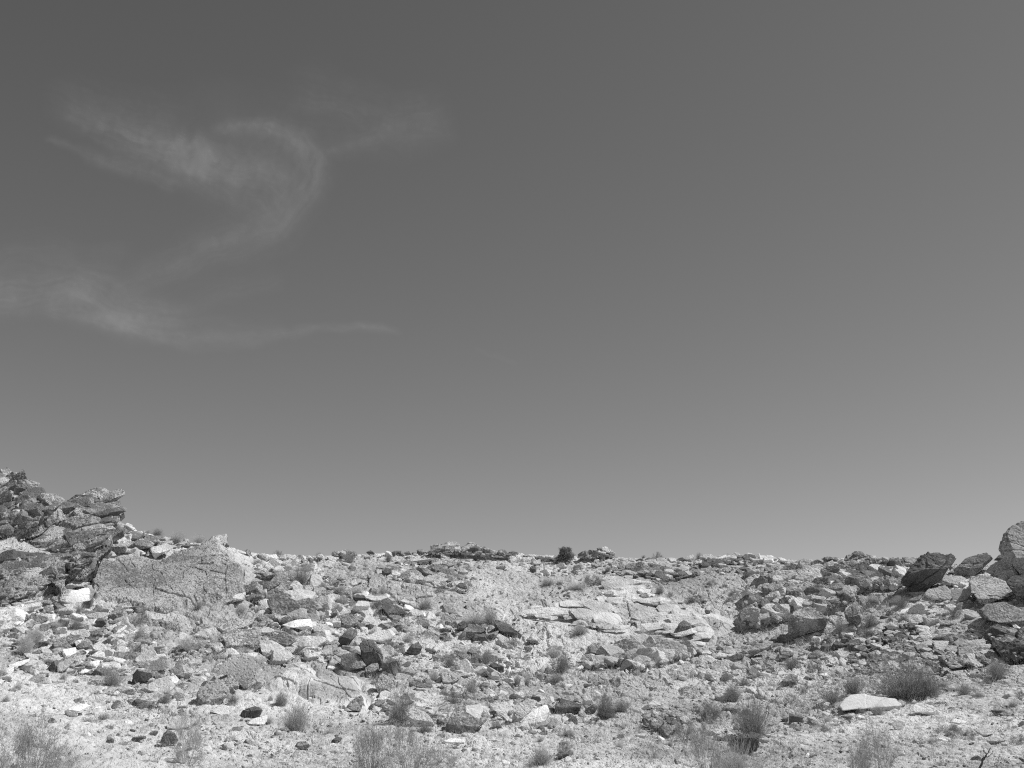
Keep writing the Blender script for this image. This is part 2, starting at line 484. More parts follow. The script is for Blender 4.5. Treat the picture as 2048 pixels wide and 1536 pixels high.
# ------------------------------------------------------------------ angular blocks packed into outcrops and talus
def block_shape(i, sub, rnd=0.0):
    rg = np.random.default_rng(500 + i)
    D, Fc = ico(sub)
    if rnd:
        rad = 1 / (np.abs(D) ** 2.8).sum(1) ** (1 / 2.8)
    else:
        rad = np.full(len(D), 1.5)
    for ax in range(3):
        for sg in (-1, 1):
            n = rg.normal(0, 0.10 if rnd else 0.34, 3); n[ax] = sg; n /= np.linalg.norm(n)
            dn = D @ n
            rad = np.where(dn > 1e-6, np.minimum(rad, rg.uniform(0.66, 1.0) / np.maximum(dn, 1e-6)), rad)
    for _ in range(1 if rnd else 3):
        n = rg.normal(size=3); n /= np.linalg.norm(n)
        dn = D @ n
        rad = np.where(dn > 1e-6, np.minimum(rad, rg.uniform(0.78, 1.15) / np.maximum(dn, 1e-6)), rad)
    V = D * rad[:, None]
    V *= (1 + 0.13 * fbm(V / 0.7 + i * 7, 5, 4, 0.6) + 0.12 * fbm(V / 0.2 + i * 3, 6, 2))[:, None]
    return V, Fc
_bs = {}
def get_shapes(sub, rnd):
    if (sub, rnd) not in _bs: _bs[sub, rnd] = [block_shape(i, sub, rnd) for i in range(10)]
    return _bs[sub, rnd]

BED = []
CLEAN = []       # outlines of bare slabs that carry no loose stones
def on_clean(x, y):
    r = np.zeros(np.shape(x), bool)
    for c in CLEAN: r |= inside(np.asarray(x, float), np.asarray(y, float), c)
    return r

def pack(poly, n, lo, hi, pw, gap, rg, er=0.0):
    """centres and sizes (photo pixels) of n blocks inside a polygon, big ones first, none closer than gap"""
    x0, y0 = poly.min(0); x1, y1 = poly.max(0)
    sz = np.sort(lo + (hi - lo) * rg.random(n) ** pw)[::-1]
    X, Y, S = np.zeros(n), np.zeros(n), np.zeros(n); k = 0
    for q in sz:
        for _ in range(14):
            cx = rg.uniform(x0, x1, 8); cy = rg.uniform(y0, y1, 8)
            ok = np.nonzero(inside(cx, cy, poly))[0]
            if len(ok) == 0: continue
            cx, cy = cx[ok[0]], cy[ok[0]]
            if seg_dist(np.array([cx]), np.array([cy]), poly, True)[0] < er * q: continue
            if k == 0 or (np.hypot(X[:k] - cx, (Y[:k] - cy) * 1.5) > gap * (S[:k] + q) / 2).all():
                X[k], Y[k], S[k] = cx, cy, q; k += 1; break
    return X[:k], Y[:k], S[:k]

def block_geo(P, size, ang, slope, asp, hgt, jit, rg, rnd=0.0, sink=0.25, nm=1, probs=None):
    """P (n,3) feet, size (n) metres along the bed; returns V, F (triangles), material index"""
    n = len(P)
    a = np.radians(ang) + rg.normal(0, jit, n); sl = math.radians(slope) + rg.normal(0, jit, n)
    ez = np.stack([rg.normal(0, jit, n), -np.sin(sl), np.cos(sl)], 1); ez /= np.linalg.norm(ez, axis=1)[:, None]
    R = np.array([1.0, 0, 0]); r0 = R - ez * ez[:, :1]; r0 /= np.linalg.norm(r0, axis=1)[:, None]
    u0 = np.cross(ez, r0)
    ex = r0 * np.cos(a)[:, None] + u0 * np.sin(a)[:, None]; ey = np.cross(ez, ex)
    w = size * 0.60; d = w * asp * rg.uniform(0.7, 1.35, n); h = w * hgt * rg.uniform(0.6, 1.4, n)
    Vs, Fs, Ms, off = [], [], [], 0
    mt = rg.choice(nm, n, p=probs)
    pxs = size * F / 30.0
    for big in (0, 1, 2):
        shapes = get_shapes(2 + big, rnd)
        for q in range(10):
            sel = np.nonzero(((pxs > 13).astype(int) + (pxs > 30) == big) & (np.arange(n) % 10 == q))[0]
            if len(sel) == 0: continue
            V, Fc = shapes[q]
            W = (V[None, :, :1] * (ex * w[:, None])[sel][:, None] + V[None, :, 1:2] * (ey * d[:, None])[sel][:, None] + V[None, :, 2:] * (ez * h[:, None])[sel][:, None])
            W = W + (P + ez * (h * (1 - 2 * sink))[:, None])[sel][:, None]
            Vs.append(W.reshape(-1, 3)); Fs.append((Fc[None] + (np.arange(len(sel)) * len(V))[:, None, None]).reshape(-1, 3) + off)
            Ms.append(np.repeat(mt[sel], len(Fc))); off += len(sel) * len(V)
    return np.concatenate(Vs), np.concatenate(Fs), np.concatenate(Ms)

def outcrop(name, k, pts, style, mat, label, thick=0.35, edge=0.25, step=1.5, free=None, lean=35, cracks=(), holes=(), seed=1, cat='rock outcrop', group=None, rough=1.0, crackw=1.5, wob=3.0, **o):
    """free=(base px, base py, slope deg): a plane rising from that point; otherwise it follows the slope"""
    p = topx(k, pts) if k else np.array(pts, float)
    BED.append(p)
    if style == 'slab' or (mat == 'pale' and o.get('sp')): CLEAN.append(p)
    x0, y0 = p.min(0) - 4; x1, y1 = p.max(0) + 4
    gx, gy = np.meshgrid(np.arange(x0, x1, step), np.arange(y0, y1, step))
    sh = gx.shape
    X, Y = gx.ravel(), gy.ravel()
    wx = X + wob * 2 * fbm2(X / 14, Y / 14, seed + 60, 3); wy = Y + wob * 2 * fbm2(X / 14 + 70, Y / 14, seed + 60, 3)
    ins = inside(wx, wy, p)
    sd = np.where(ins, 1, -1) * seg_dist(wx, wy, p, True)
    if free is None:
        lo = p[p[:, 1] > p[:, 1].max() - 0.25 * np.ptp(p[:, 1])]
        free = (lo[:, 0].mean(), p[:, 1].max() - 2, lean)
    if True:
        bx, by, sl = free[:3]; yaw = math.radians(free[3]) if len(free) > 3 else 0
        B = at(np.array(bx), np.array(by)); s = math.radians(sl)
        n = np.array([math.sin(s) * math.sin(yaw), -math.sin(s) * math.cos(yaw), math.cos(s)])
        d = ray(X, Y); t = (B @ n) / (d @ n)
        if o.get('hug', True): t = hit_t(X, Y) - 0.03
        elif o.get('front'): t = np.minimum(t, hit_t(X, Y) - 0.05)
    P = ray(X, Y) * t[:, None]
    m = np.median(t[ins]) / F
    din = sd * m
    edge *= GS
    prof = sstep(0, edge, din)
    u, v = X * m, -Y * m
    det = style_relief(style, u, v, P, seed, o)
    det = det + rough * (0.20 * fbm(P / (0.6 * GS), seed + 11, 5, 0.62) + 0.06 * fbm(P / (0.09 * GS), seed + 12, 2))
    det = det * GS; thick *= GS
    h = -0.10 + (thick + 0.10) * prof + det * sstep(-0.05, edge * 0.6, din)
    for c in cracks:
        cp = topx(k, c) if k else np.array(c, float)
        dc = seg_dist(X + 2.5 * fbm2(X / 9, Y / 9, 77, 2), Y + 2.5 * fbm2(X / 9 + 9, Y / 9, 77, 2), cp, False)
        h -= 0.09 * np.exp(-(dc / (0.62 * crackw)) ** 2)
    V = P + n * h[:, None]
    for hx, hy, hr in holes:
        q = topx(k, [(hx, hy)])[0]; dh = np.hypot((X - q[0]) * 1.15, Y - q[1])
        V = V + ray(X, Y) * (0.9 * (1 - sstep(hr * 0.65, hr, dh)))[:, None] * (1.0)
    keep = (sd > -2.2).reshape(sh)
    idx = np.arange(len(X)).reshape(sh)
    q = keep[:-1, :-1] & keep[1:, :-1] & keep[:-1, 1:] & keep[1:, 1:]
    a, b, c, d_ = idx[:-1, :-1][q], idx[1:, :-1][q], idx[1:, 1:][q], idx[:-1, 1:][q]
    fc = np.stack([a, b, c, d_], 1)
    # a back side, so that the rock is a solid lens of stone
    back = P + ray(X, Y) / np.linalg.norm(ray(X, Y), axis=1)[:, None] * (0.25 + 1.1 * sstep(0, 1.4, din) * o.get('deep', 1.0))[:, None] - n * 0.30
    nv = len(X)
    fb = np.stack([d_, c, b, a], 1) + nv
    e = np.concatenate([fc[:, [0, 1]], fc[:, [1, 2]], fc[:, [2, 3]], fc[:, [3, 0]]])
    key = np.sort(e, 1); uq, inv, cnt = np.unique(key, axis=0, return_inverse=True, return_counts=True)
    be = e[cnt[inv.ravel()] == 1]
    fs = np.stack([be[:, 1], be[:, 0], be[:, 0] + nv, be[:, 1] + nv], 1)
    fc = np.concatenate([fc, fb, fs])
    used = np.unique(fc); remap = np.zeros(2 * nv, int); remap[used] = np.arange(len(used))
    V = np.concatenate([V, back])[used]; tris = remap[fc]; mats = [M[mat]]; midx = None
    if 'blk' in o:
        nb, lo_, hi_, gap, asp, hgt, bmats = o['blk'][:7]
        rg = np.random.default_rng(seed + 300)
        bx_, by_, bs_ = pack(p, nb, lo_, hi_, o.get('bpw', 2.0), gap, rg, 0.36)
        for hx, hy, hr in holes:
            q = topx(k, [(hx, hy)])[0]; kp = np.hypot(bx_ - q[0], by_ - q[1]) > hr + bs_ * 0.62; bx_, by_, bs_ = bx_[kp], by_[kp], bs_[kp]
        db = ray(bx_, by_); tb = hit_t(bx_, by_) if o.get('hug', True) else (B @ n) / (db @ n)
        Pb = db * tb[:, None] + n * (thick * 0.75)
        BV, BF, BM = block_geo(Pb, bs_ * tb / F, o.get('ang', 0), o.get('bsl', lean + 8), asp, hgt, o.get('jit', 0.16), rg, o.get('rnd', 0.0), 0.25, len(bmats))
        tris = np.concatenate([np.concatenate([tris[:, [0, 1, 2]], tris[:, [0, 2, 3]]]), BF + len(V)])
        midx = np.concatenate([np.zeros(len(tris) - len(BF), int), BM + 1]); V = np.concatenate([V, BV])
        mats += [M[q] for q in bmats]
    org = at(np.array(p[:, 0].mean()), np.array(p[:, 1].max()), np.median(t[ins]))
    ob = link(name, mesh_np(name, V - org, tris, mats, midx=midx), org)
    tag(ob, label, cat, group)
    return ob

# ------------------------------------------------------------------ loose rocks: angular solids with the outline of the rock
def rock(name, k, pts, mat, lit=0.6, label=None, thick=None, seed=None, sub=None, depth=None, strata=None, cat='rock', group='rocks lying on the slope', rough=1.0, tilt=None, patch=None, desc=None, lean=0.0, chips=3, pw=4.0, frac=True):
    p = topx(k, pts) if k else np.array(pts, float)
    if seed is None: seed = int(p.sum() * 3) % 9973
    rg = np.random.default_rng(seed)
    x0, y0 = p.min(0); x1, y1 = p.max(0)
    c = p.mean(0) * 0.5 + np.array([(x0 + x1) / 2, (y0 + y1) / 2]) * 0.5
    wpx, hpx = x1 - x0, y1 - y0
    t0 = float(hit_t(c[0], y1 - 1.0)) if depth is None else depth
    m = t0 / F
    T = (0.30 * math.sqrt(wpx * hpx) + 0.16 * wpx) * m if thick is None else thick
    t0 = t0 + T * 0.45 / 1.0
    m = t0 / F
    if sub is None: sub = 6 if max(wpx, hpx) > 75 else 5 if max(wpx, hpx) > 40 else (4 if max(wpx, hpx) > 16 else 3)
    D, Fc = ico(sub)
    q = (p - c) * [m, -m]
    th = np.linspace(-math.pi, math.pi, 361)
    R = np.zeros(361)
    cs, sn = np.cos(th), np.sin(th)
    for i in range(len(q)):
        a, b = q[i], q[(i + 1) % len(q)]
        den = cs * (b[1] - a[1]) - sn * (b[0] - a[0])
        s = (a[0] * (b[1] - a[1]) - a[1] * (b[0] - a[0])) / np.where(np.abs(den) < 1e-9, 1e-9, den)
        uu = (cs * s - a[0]) * (b[0] - a[0]) + (sn * s - a[1]) * (b[1] - a[1])
        L = (b - a) @ (b - a)
        ok = (s > 0) & (uu >= -1e-6) & (uu <= L + 1e-6)
        R = np.maximum(R, np.where(ok, s, 0))
    R = np.maximum(R, 0.15 * R.max())
    ang = np.arctan2(D[:, 1], D[:, 0]); cf = np.hypot(D[:, 0], D[:, 1])
    rs = np.interp(ang, th, R)
    Tz = np.where(D[:, 2] > 0, T, T * 1.0)
    rad = 1 / ((cf / rs) ** pw + (np.abs(D[:, 2]) / Tz) ** pw) ** (1 / pw)
    ytop, ybot = q[:, 1].max(), q[:, 1].min()
    ye = ytop - lit * (ytop - ybot)
    rx = rg.uniform(-0.35, 0.35) if tilt is None else tilt
    def cut(n, pt):
        nonlocal rad
        n = np.array(n, float); n /= np.linalg.norm(n)
        off = n @ np.array(pt, float); off = max(off, 0.12 * R.max())
        dn = D @ n
        rad = np.where(dn > 1e-6, np.minimum(rad, off / np.maximum(dn, 1e-6)), rad)
    fz = T * 0.72
    cut((rx * 0.6 * T, 1.15 * T, max(ytop - ye, 0.2 * (ytop - ybot))), (0, ye, fz))
    cut((rg.uniform(-0.3, 0.3), -0.22 + lean, 1.0), (0, ye, fz))
    for _ in range(chips):
        n = rg.normal(size=3); n[2] = abs(n[2]) + 0.4
        n /= np.linalg.norm(n)
        sup = (D * rad[:, None] @ n).max()
        cut(n, n * sup * rg.uniform(0.78, 0.93))
    V = D * rad[:, None]
    size = math.sqrt(wpx * hpx) * m
    off = rg.uniform(0, 100, 3)
    nz = fbm(V / (0.45 * size) + off, 5, 4, 0.6) * 0.30 + (fbm(V / (0.11 * size) + off, 9, 3, 0.6)) * 0.13 + fbm(V / (0.035 * size) + off, 13, 2, 0.6) * 0.045
    f = 1 + rough * nz
    if sub >= 5 and frac:
        for _ in range(3):
            n = rg.normal(size=3); n[2] *= 0.4; n /= np.linalg.norm(n)
            dd = (V @ n) / size - rg.uniform(-0.3, 0.3) + 0.22 * fbm(V / (0.5 * size) + off + 9, 3, 4, .6)
            f = f - 0.07 * np.exp(-(dd / 0.016) ** 2) + 0.05 * np.tanh(dd / 0.02) * rg.uniform(-1, 1)
    if strata:
        a = math.radians(strata[0]); sp = strata[1] * size
        b = (-V[:, 0] * math.sin(a) + V[:, 1] * math.cos(a) + 0.25 * V[:, 2]) / sp + 0.9 * fbm(V / size * 1.5 + off, 3, 3)
        kk = np.floor(b); fr = b - kk
        z = np.zeros(len(b), np.int64)
        f = f + (_h(kk.astype(np.int64), z, z, seed) - 0.5) * 0.16 - 0.07 * (1 - sstep(0, 0.22, fr))
    # keep the outline: less noise near the silhouette
    V = V * f[:, None]
    d0 = ray(np.array(c[0]), np.array(c[1])); fw = d0 / np.linalg.norm(d0)
    rt = np.cross(fw, [0, 0, 1.0]); rt /= np.linalg.norm(rt); up = np.cross(rt, fw)
    W = V[:, :1] * rt + V[:, 1:2] * up - V[:, 2:3] * fw
    org = d0 * t0
    mats = [M[mat]]; midx = None
    if patch is not None:
        pq = (topx(k, patch) - c) * [m, -m]
        fcn = V[Fc].mean(1)
        jx = fcn[:, 0] + 0.10 * fbm(fcn / 0.12, 4, 3); jy = fcn[:, 1] + 0.10 * fbm(fcn / 0.12 + 7, 4, 3)
        midx = (inside(jx, jy, pq) & (fcn[:, 2] > -0.1)).astype(int)
        mats.append(M['bright'])
    # stand the origin at the foot
    foot = np.array([0, 0, W[:, 2].min()])
    ob = link(name, mesh_np(name, W - foot, Fc, mats, midx=midx), org + foot)
    if label: tag(ob, label, cat, group)
    else:
        tone = {'white': 'white', 'pale': 'pale', 'mid': 'grey', 'dark': 'dark', 'patina': 'speckled', 'strata': 'dark layered'}[mat]
        asp = wpx / max(hpx, 1)
        shp = 'flat' if asp > 2.1 else ('upright' if asp < 0.8 else 'blocky')
        big = 'large' if wpx * hpx > 1100 else ('small' if wpx * hpx < 220 else 'middling')
        noun = {'flat_rock': 'slab', 'boulder': 'boulder', 'stone': 'stone'}.get(name, 'rock')
        record(ob, c[0], c[1], f'{big} {tone} {shp} {noun}', cat, group)
    return ob

# ---- outcrops
OG = 'bedrock outcrops on the slope'
outcrop('rock_outcrop', 'k1', [(-200,170),(-80,120),(45,105),(140,125),(285,200),(290,235),(340,262),(460,285),(470,320),(430,420),(300,520),(140,560),(0,620),(-200,640)],
        'blocks', 'strata', 'broken dark crag on the skyline at the far left edge of the photo', thick=0.3, free=(30, 1090, 43), hug=False, jit=0.34, bsl=44, blk=(300, 9, 38, 0.44, 0.8, 0.6, ('strata', 'mid', 'strata', 'dark')), seed=11, group=OG, sx=1.0, sy=0.7, amp=0.5, ang=25)
outcrop('rock_outcrop', 'k1', [(380,420),(470,350),(640,255),(700,235),(725,222),(785,220),(800,250),(890,240),(930,290),(925,320),(965,340),(930,372),(940,460),(960,490),(880,540),(850,640),(760,720),(560,730),(430,720),(250,750),(180,720),(60,710),(-200,740),(-200,600),(0,600),(140,540),(300,500)],
        'strata', 'strata', 'jagged dark crag of tilted beds rising to a beaked peak at left', thick=0.3, free=(140, 1112, 43), hug=False, bsl=42, jit=0.12, blk=(520, 8, 54, 0.40, 0.6, 0.30, ('strata', 'dark', 'strata', 'strata', 'mid')), seed=12, group=OG, ang=33, sp=0.42, amp=0.5)
outcrop('rock_outcrop', 'k1', [(-200,730),(60,700),(250,740),(430,735),(560,720),(765,720),(740,790),(660,860),(600,872),(500,830),(505,1000),(480,1018),(420,960),(290,1050),(150,1105),(0,1160),(-200,1230)],
        'strata', 'strata', 'dark slanting ledges at the left edge below the beaked crag', thick=0.25, free=(60, 1215, 37), hug=False, bsl=42, jit=0.12, blk=(520, 8, 54, 0.40, 0.6, 0.30, ('strata', 'dark', 'strata', 'strata', 'mid')), seed=13, group=OG, ang=30, sp=0.36, amp=0.5)
outcrop('rock_outcrop', 'k1', [(-200,1240),(0,1165),(150,1115),(330,1080),(420,1120),(300,1180),(170,1270),(60,1350),(-60,1450),(-200,1520)],
        'strata', 'pale', 'pale slanting rock ribs at the left edge above the grassy soil', thick=0.14, edge=0.4, bsl=42, jit=0.12, blk=(200, 10, 50, 0.48, 0.5, 0.32, ('pale', 'pale', 'mid', 'white')), seed=14, group=OG, ang=27, sp=0.40, amp=0.9)
outcrop('flat_rock', 'k1', [(770,745),(800,722),(930,718),(1100,700),(1250,740),(1380,660),(1500,640),(1620,590),(1700,545),(1778,530),(1790,592),(1745,615),(1830,690),(1850,740),(1920,800),(1925,1000),(1860,1020),(1760,1070),(1540,1100),(1300,1190),(1130,1150),(990,1115),(740,1065),(690,990),(700,890)],
        'slab', 'patina', 'broad smooth speckled rock slab with a raised corner right of the crag', thick=0.14, free=(330, 1230, 31, 9), hug=False, edge=0.25, amp=0.55, rough=0.65, lean=40, front=True, step=1.1, wob=6.0, seed=15, cat='rock slab', group=OG, crackw=1.4,
        cracks=[[(820,1030),(890,1000),(1050,950)], [(1270,1020),(1370,1040),(1450,1060),(1540,1095)], [(1560,740),(1600,690),(1700,630),(1760,600)], [(1600,745),(1700,740),(1820,735)], [(1430,870),(1500,830),(1560,800),(1680,795)], [(1380,730),(1450,660),(1540,630)], [(1000,1110),(1130,1140),(1270,1175)], [(1650,860),(1780,880)], [(1220,1000),(1280,1020)]])
outcrop('flat_rock', 'k1', [(980,1195),(1130,1150),(1300,1190),(1500,1190),(1562,1280),(1430,1350),(1260,1290),(1020,1255)],
        'slab', 'patina', 'dark speckled rock slab at the foot of the broad smooth slab', thick=0.12, edge=0.4, rough=0.4, seed=16, cat='rock slab', group=OG, cracks=[[(1000,1195),(1270,1230),(1500,1200)]])
outcrop('rock_outcrop', 'k3', [(160,620),(240,600),(420,590),(500,560),(620,540),(760,540),(820,500),(840,440),(830,400),(850,360),(1000,355),(1070,380),(1280,420),(1290,445),(1200,480),(1330,560),(1420,560),(1480,640),(1465,680),(1560,690),(1650,780),(1700,860),(1650,900),(1440,880),(1300,860),(1060,830),(900,840),(700,790),(540,750),(280,730),(180,720)],
        'strata', 'pale', 'pale cracked rock face with a round dark hole in mid slope', thick=0.14, edge=1.2, sp=0.34, bsl=36, jit=0.06, blk=(150, 14, 48, 0.62, 0.62, 0.11, ('pale', 'pale', 'pale')), seed=17, group=OG, sx=1.5, sy=0.55, ang=6, amp=0.42, lean=35, gw=0.08, holes=[(1054,764,8.5)], rough=0.3,
        cracks=[[(280,670),(350,640),(460,630)], [(540,750),(620,710),(730,690)], [(1000,600),(1020,680)], [(1100,690),(1170,690),(1230,650)], [(1200,680),(1280,790)], [(1390,740),(1400,800)], [(780,640),(785,700),(850,680)], [(1250,640),(1330,670),(1430,640)]])
outcrop('rock_outcrop', 'k3', [(1490,640),(1640,600),(1900,640),(1885,800),(1740,850),(1700,860),(1650,790),(1560,700)],
        'slab', 'pale', 'smooth pale rock panel between the pale cracked face and the knobby outcrop', thick=0.14, edge=0.8, rough=0.3, amp=0.6, seed=18, group=OG, lean=50)
outcrop('rock_outcrop', 'k4', [(-185,1060),(-150,900),(-170,870),(-140,740),(-60,700),(20,650),(90,620),(200,560),(340,545),(480,540),(700,530),(880,560),(1080,580),(1130,680),(1010,740),(880,740),(760,740),(640,850),(500,900),(420,930),(200,960),(60,1010)],
        'knobby', 'pale', 'knobby outcrop of rounded grey lumps right of the pale cracked face', thick=0.25, edge=0.5, rough=0.5, bsl=50, jit=0.22, rnd=0.0, blk=(900, 9, 30, 0.46, 0.8, 0.85, ('mid', 'pale', 'mid', 'pale')), seed=19, group=OG, sx=0.62, sy=0.42, ang=8, amp=0.45, lean=45, gw=0.16)
outcrop('flat_rock', 'b5', [(200,440),(330,330),(500,200),(700,90),(900,55),(1050,70),(1100,150),(1120,220),(1260,340),(1200,460),(1290,640),(1100,600),(980,620),(600,580),(350,560)],
        'slab', 'pitted', 'mottled slab split by a long dark curving crack at lower right', thick=0.06, edge=0.9, step=1.1, rough=0.8, blk=(240, 5, 20, 0.55, 0.8, 0.35, ('pitted', 'pitted', 'pale')), seed=20, cat='rock slab', group=OG, lean=30, amp=1.2, crackw=1.7,
        cracks=[[(710,200),(850,225),(930,320),(1000,420),(1060,510),(1110,590)], [(1110,230),(1160,330),(1200,400),(1110,470)], [(1200,400),(1250,340)], [(880,170),(930,120)], [(1110,590),(1230,580)], [(1130,540),(1180,490)], [(850,225),(980,225)]])
outcrop('flat_rock', 'b5', [(1280,250),(1420,190),(1500,205),(1520,270),(1640,250),(1700,330),(1770,440),(1650,520),(1300,560),(1210,470),(1270,340)],
        'blocks', 'pitted', 'low mottled bedrock between the cracked slab and the right frame edge', thick=0.14, edge=0.6, blk=(110, 8, 34, 0.5, 0.8, 0.4, ('pitted', 'patina', 'pale')), seed=21, cat='rock slab', group=OG, sx=1.2, sy=0.7, amp=0.5)
outcrop('flat_rock', 'b5', [(1640,190),(1760,140),(1950,190),(2160,230),(2200,470),(1900,500),(1790,430),(1740,350),(1660,260)],
        'blocks', 'pitted', 'dark lumpy bedrock slab cut off by the right edge above the lower grass', thick=0.3, edge=0.4, blk=(170, 9, 40, 0.48, 0.8, 0.6, ('pitted', 'dark', 'pitted')), jit=0.22, seed=22, cat='rock slab', group=OG, sx=1.1, sy=0.8, amp=0.5)
outcrop('flat_rock', 'b2', [(570,610),(700,560),(870,450),(950,405),(1100,400),(1240,510),(1225,560),(1400,525),(1600,530),(1770,590),(1800,650),(1700,700),(1810,800),(1790,860),(1740,1000),(1480,960),(1270,920),(1140,900),(980,800),(850,770),(700,770),(600,710)],
        'slab', 'pale', 'pale pitted flagstones split by long diagonal cracks at lower left of centre', thick=0.16, edge=0.5, rough=0.5, step=1.1, seed=23, cat='rock slab', group=OG, lean=30, crackw=1.4,
        cracks=[[(700,570),(820,640),(990,690),(860,750)], [(990,690),(1220,640),(1400,515)], [(1160,680),(1400,760),(1590,800)], [(980,790),(1140,890)], [(1420,600),(1540,640),(1620,690)], [(1260,895),(1460,900),(1660,950)], [(890,800),(1020,740)], [(1620,740),(1790,800)], [(920,510),(1000,550),(1150,580)], [(1060,550),(1150,470)]])
outcrop('rock_outcrop', 'b2', [(550,330),(560,200),(700,240),(860,215),(1000,260),(1100,240),(1200,175),(1250,200),(1420,270),(1410,365),(1250,360),(1160,415),(960,390),(720,480),(640,400)],
        'blocks', 'pale', 'blocky pale bedrock just above the diagonally cracked flagstones', thick=0.18, edge=0.5, blk=(110, 12, 46, 0.55, 0.7, 0.42, ('pale', 'pale', 'patina', 'mid')), seed=24, group=OG, sx=1.2, sy=0.6, amp=0.5, ang=18, lean=45)
outcrop('rock_outcrop', 'b4', [(-160,560),(-120,340),(0,300),(150,340),(250,300),(330,260),(450,260),(540,290),(640,290),(800,270),(930,320),(1040,390),(930,430),(700,500),(400,590),(320,570),(200,520),(0,560)],
        'blocks', 'pale', 'low wall of broken ledges with a slanting foot below the pale face', thick=0.25, edge=0.3, rough=0.7, blk=(210, 9, 38, 0.5, 0.75, 0.6, ('pale', 'pale', 'patina')), jit=0.2, seed=25, group=OG, sx=0.7, sy=0.45, amp=0.5, ang=12, lean=50,
        cracks=[[(640,330),(650,430)], [(470,270),(500,370)], [(370,330),(390,460)], [(640,380),(720,370),(790,330)], [(200,340),(190,460)]], crackw=2.4)
outcrop('flat_rock', 'b4', [(740,670),(860,620),(980,600),(1020,570),(1090,555),(1142,590),(1110,700),(1030,845),(900,850),(800,840),(760,740)],
        'slab', 'patina', 'low speckled slab with a straight crack below the broken ledges', thick=0.13, edge=0.4, seed=26, cat='rock slab', group=OG, lean=30, cracks=[[(745,672),(960,680),(1040,660),(1110,672)], [(990,620),(940,740)]])
outcrop('rock_outcrop', 'b4', [(430,1040),(520,980),(640,990),(800,1040),(870,1100),(800,1190),(680,1260),(560,1190),(450,1130)],
        'knobby', 'pitted', 'low dark pitted mound behind bushes at bottom right of centre', thick=0.16, edge=0.4, blk=(110, 5, 18, 0.5, 0.9, 0.6, ('pitted', 'mid')), seed=27, group=OG, sx=0.4, sy=0.3, amp=0.4)
outcrop('rock_outcrop', 'k2', [(1410,195),(1430,135),(1530,130),(1560,115),(1610,120),(1650,150),(1720,125),(1760,113),(1800,140),(1880,170),(1990,185),(2060,215),(2040,250),(1880,235),(1640,215),(1500,225)],
        'blocks', 'mid', 'dark layered ledges capping the hill crest left of the juniper', thick=0.15, free=(920, 1119, 40), hug=False, rough=0.4, edge=0.18, bsl=35, jit=0.12, blk=(200, 6, 20, 0.45, 0.6, 0.42, ('mid', 'pale', 'strata')), seed=29, group=OG, sx=0.5, sy=0.28, amp=0.4, ang=5, wob=4)
outcrop('rock_outcrop', 'k2', [(645,222),(655,185),(690,190),(720,178),(770,172),(830,195),(860,215),(780,235)],
        'blocks', 'mid', 'small dark lumpy ledge on the skyline above the tan hollow', thick=0.15, free=(690, 1120, 42), hug=False, rough=0.4, edge=0.18, blk=(60, 6, 15, 0.5, 0.7, 0.5, ('strata', 'mid', 'pale')), seed=30, group=OG, sx=0.5, sy=0.28, amp=0.4)
outcrop('rock_outcrop', 'k3', [(605,240),(640,195),(730,178),(810,172),(880,178),(918,195),(890,230),(700,250)],
        'blocks', 'mid', 'dark heap of blocks on the skyline beside the juniper', thick=0.15, free=(1185, 1122, 42), hug=False, rough=0.4, edge=0.18, blk=(120, 6, 15, 0.5, 0.7, 0.6, ('strata', 'mid', 'pale')), seed=31, group=OG, sx=0.5, sy=0.28, amp=0.4, wob=4)
outcrop('rock_outcrop', 'k4', [(430,500),(480,462),(560,470),(640,482),(690,440),(720,428),(780,440),(840,452),(920,482),(1020,475),(1100,490),(1140,468),(1220,470),(1260,500),(1150,550),(950,535),(700,515),(560,520)],
        'blocks', 'mid', 'dark ledge along the skyline left of the wedge boulder', thick=0.15, free=(1720, 1134, 40), hug=False, rough=0.4, edge=0.18, bsl=35, jit=0.13, blk=(200, 6, 24, 0.45, 0.6, 0.42, ('strata', 'mid', 'pale')), seed=32, group=OG, sx=0.5, sy=0.28, amp=0.4, wob=4)
outcrop('rock_outcrop', 'k3', [(1560,240),(1600,210),(1640,205),(1700,235),(1800,215),(1860,208),(2000,215),(2080,235),(2100,290),(1960,300),(1800,290),(1640,270)],
        'blocks', 'white', 'pale broken blocks along the right hand skyline', thick=0.12, free=(1460, 1130, 38), hug=False, rough=0.4, edge=0.3, blk=(200, 6, 20, 0.5, 0.7, 0.5, ('white', 'pale', 'mid')), seed=33, group=OG, sx=0.5, sy=0.3, amp=0.4, wob=4)
outcrop('rock_outcrop', 'k2', [(1060,320),(1200,290),(1500,300),(1700,330),(1750,420),(1700,520),(1500,470),(1250,430),(1080,400)],
        'blocks', 'mid', 'shallow broken bedrock below the dark crest ledges', thick=0.05, edge=0.4, blk=(220, 7, 24, 0.6, 0.7, 0.4, ('pale', 'mid', 'pale', 'strata')), seed=34, group=OG, sx=0.9, sy=0.35, amp=0.4, ang=-25)
outcrop('rock_outcrop', 'k3', [(820,340),(900,300),(1100,260),(1400,300),(1580,330),(1560,380),(1300,420),(1080,380),(900,350)],
        'blocks', 'mid', 'rubbly pale bedrock under the skyline right of the juniper', thick=0.05, edge=0.4, blk=(220, 7, 22, 0.6, 0.7, 0.4, ('pale', 'mid', 'pale', 'strata')), seed=35, group=OG, sx=0.8, sy=0.35, amp=0.4, ang=10)
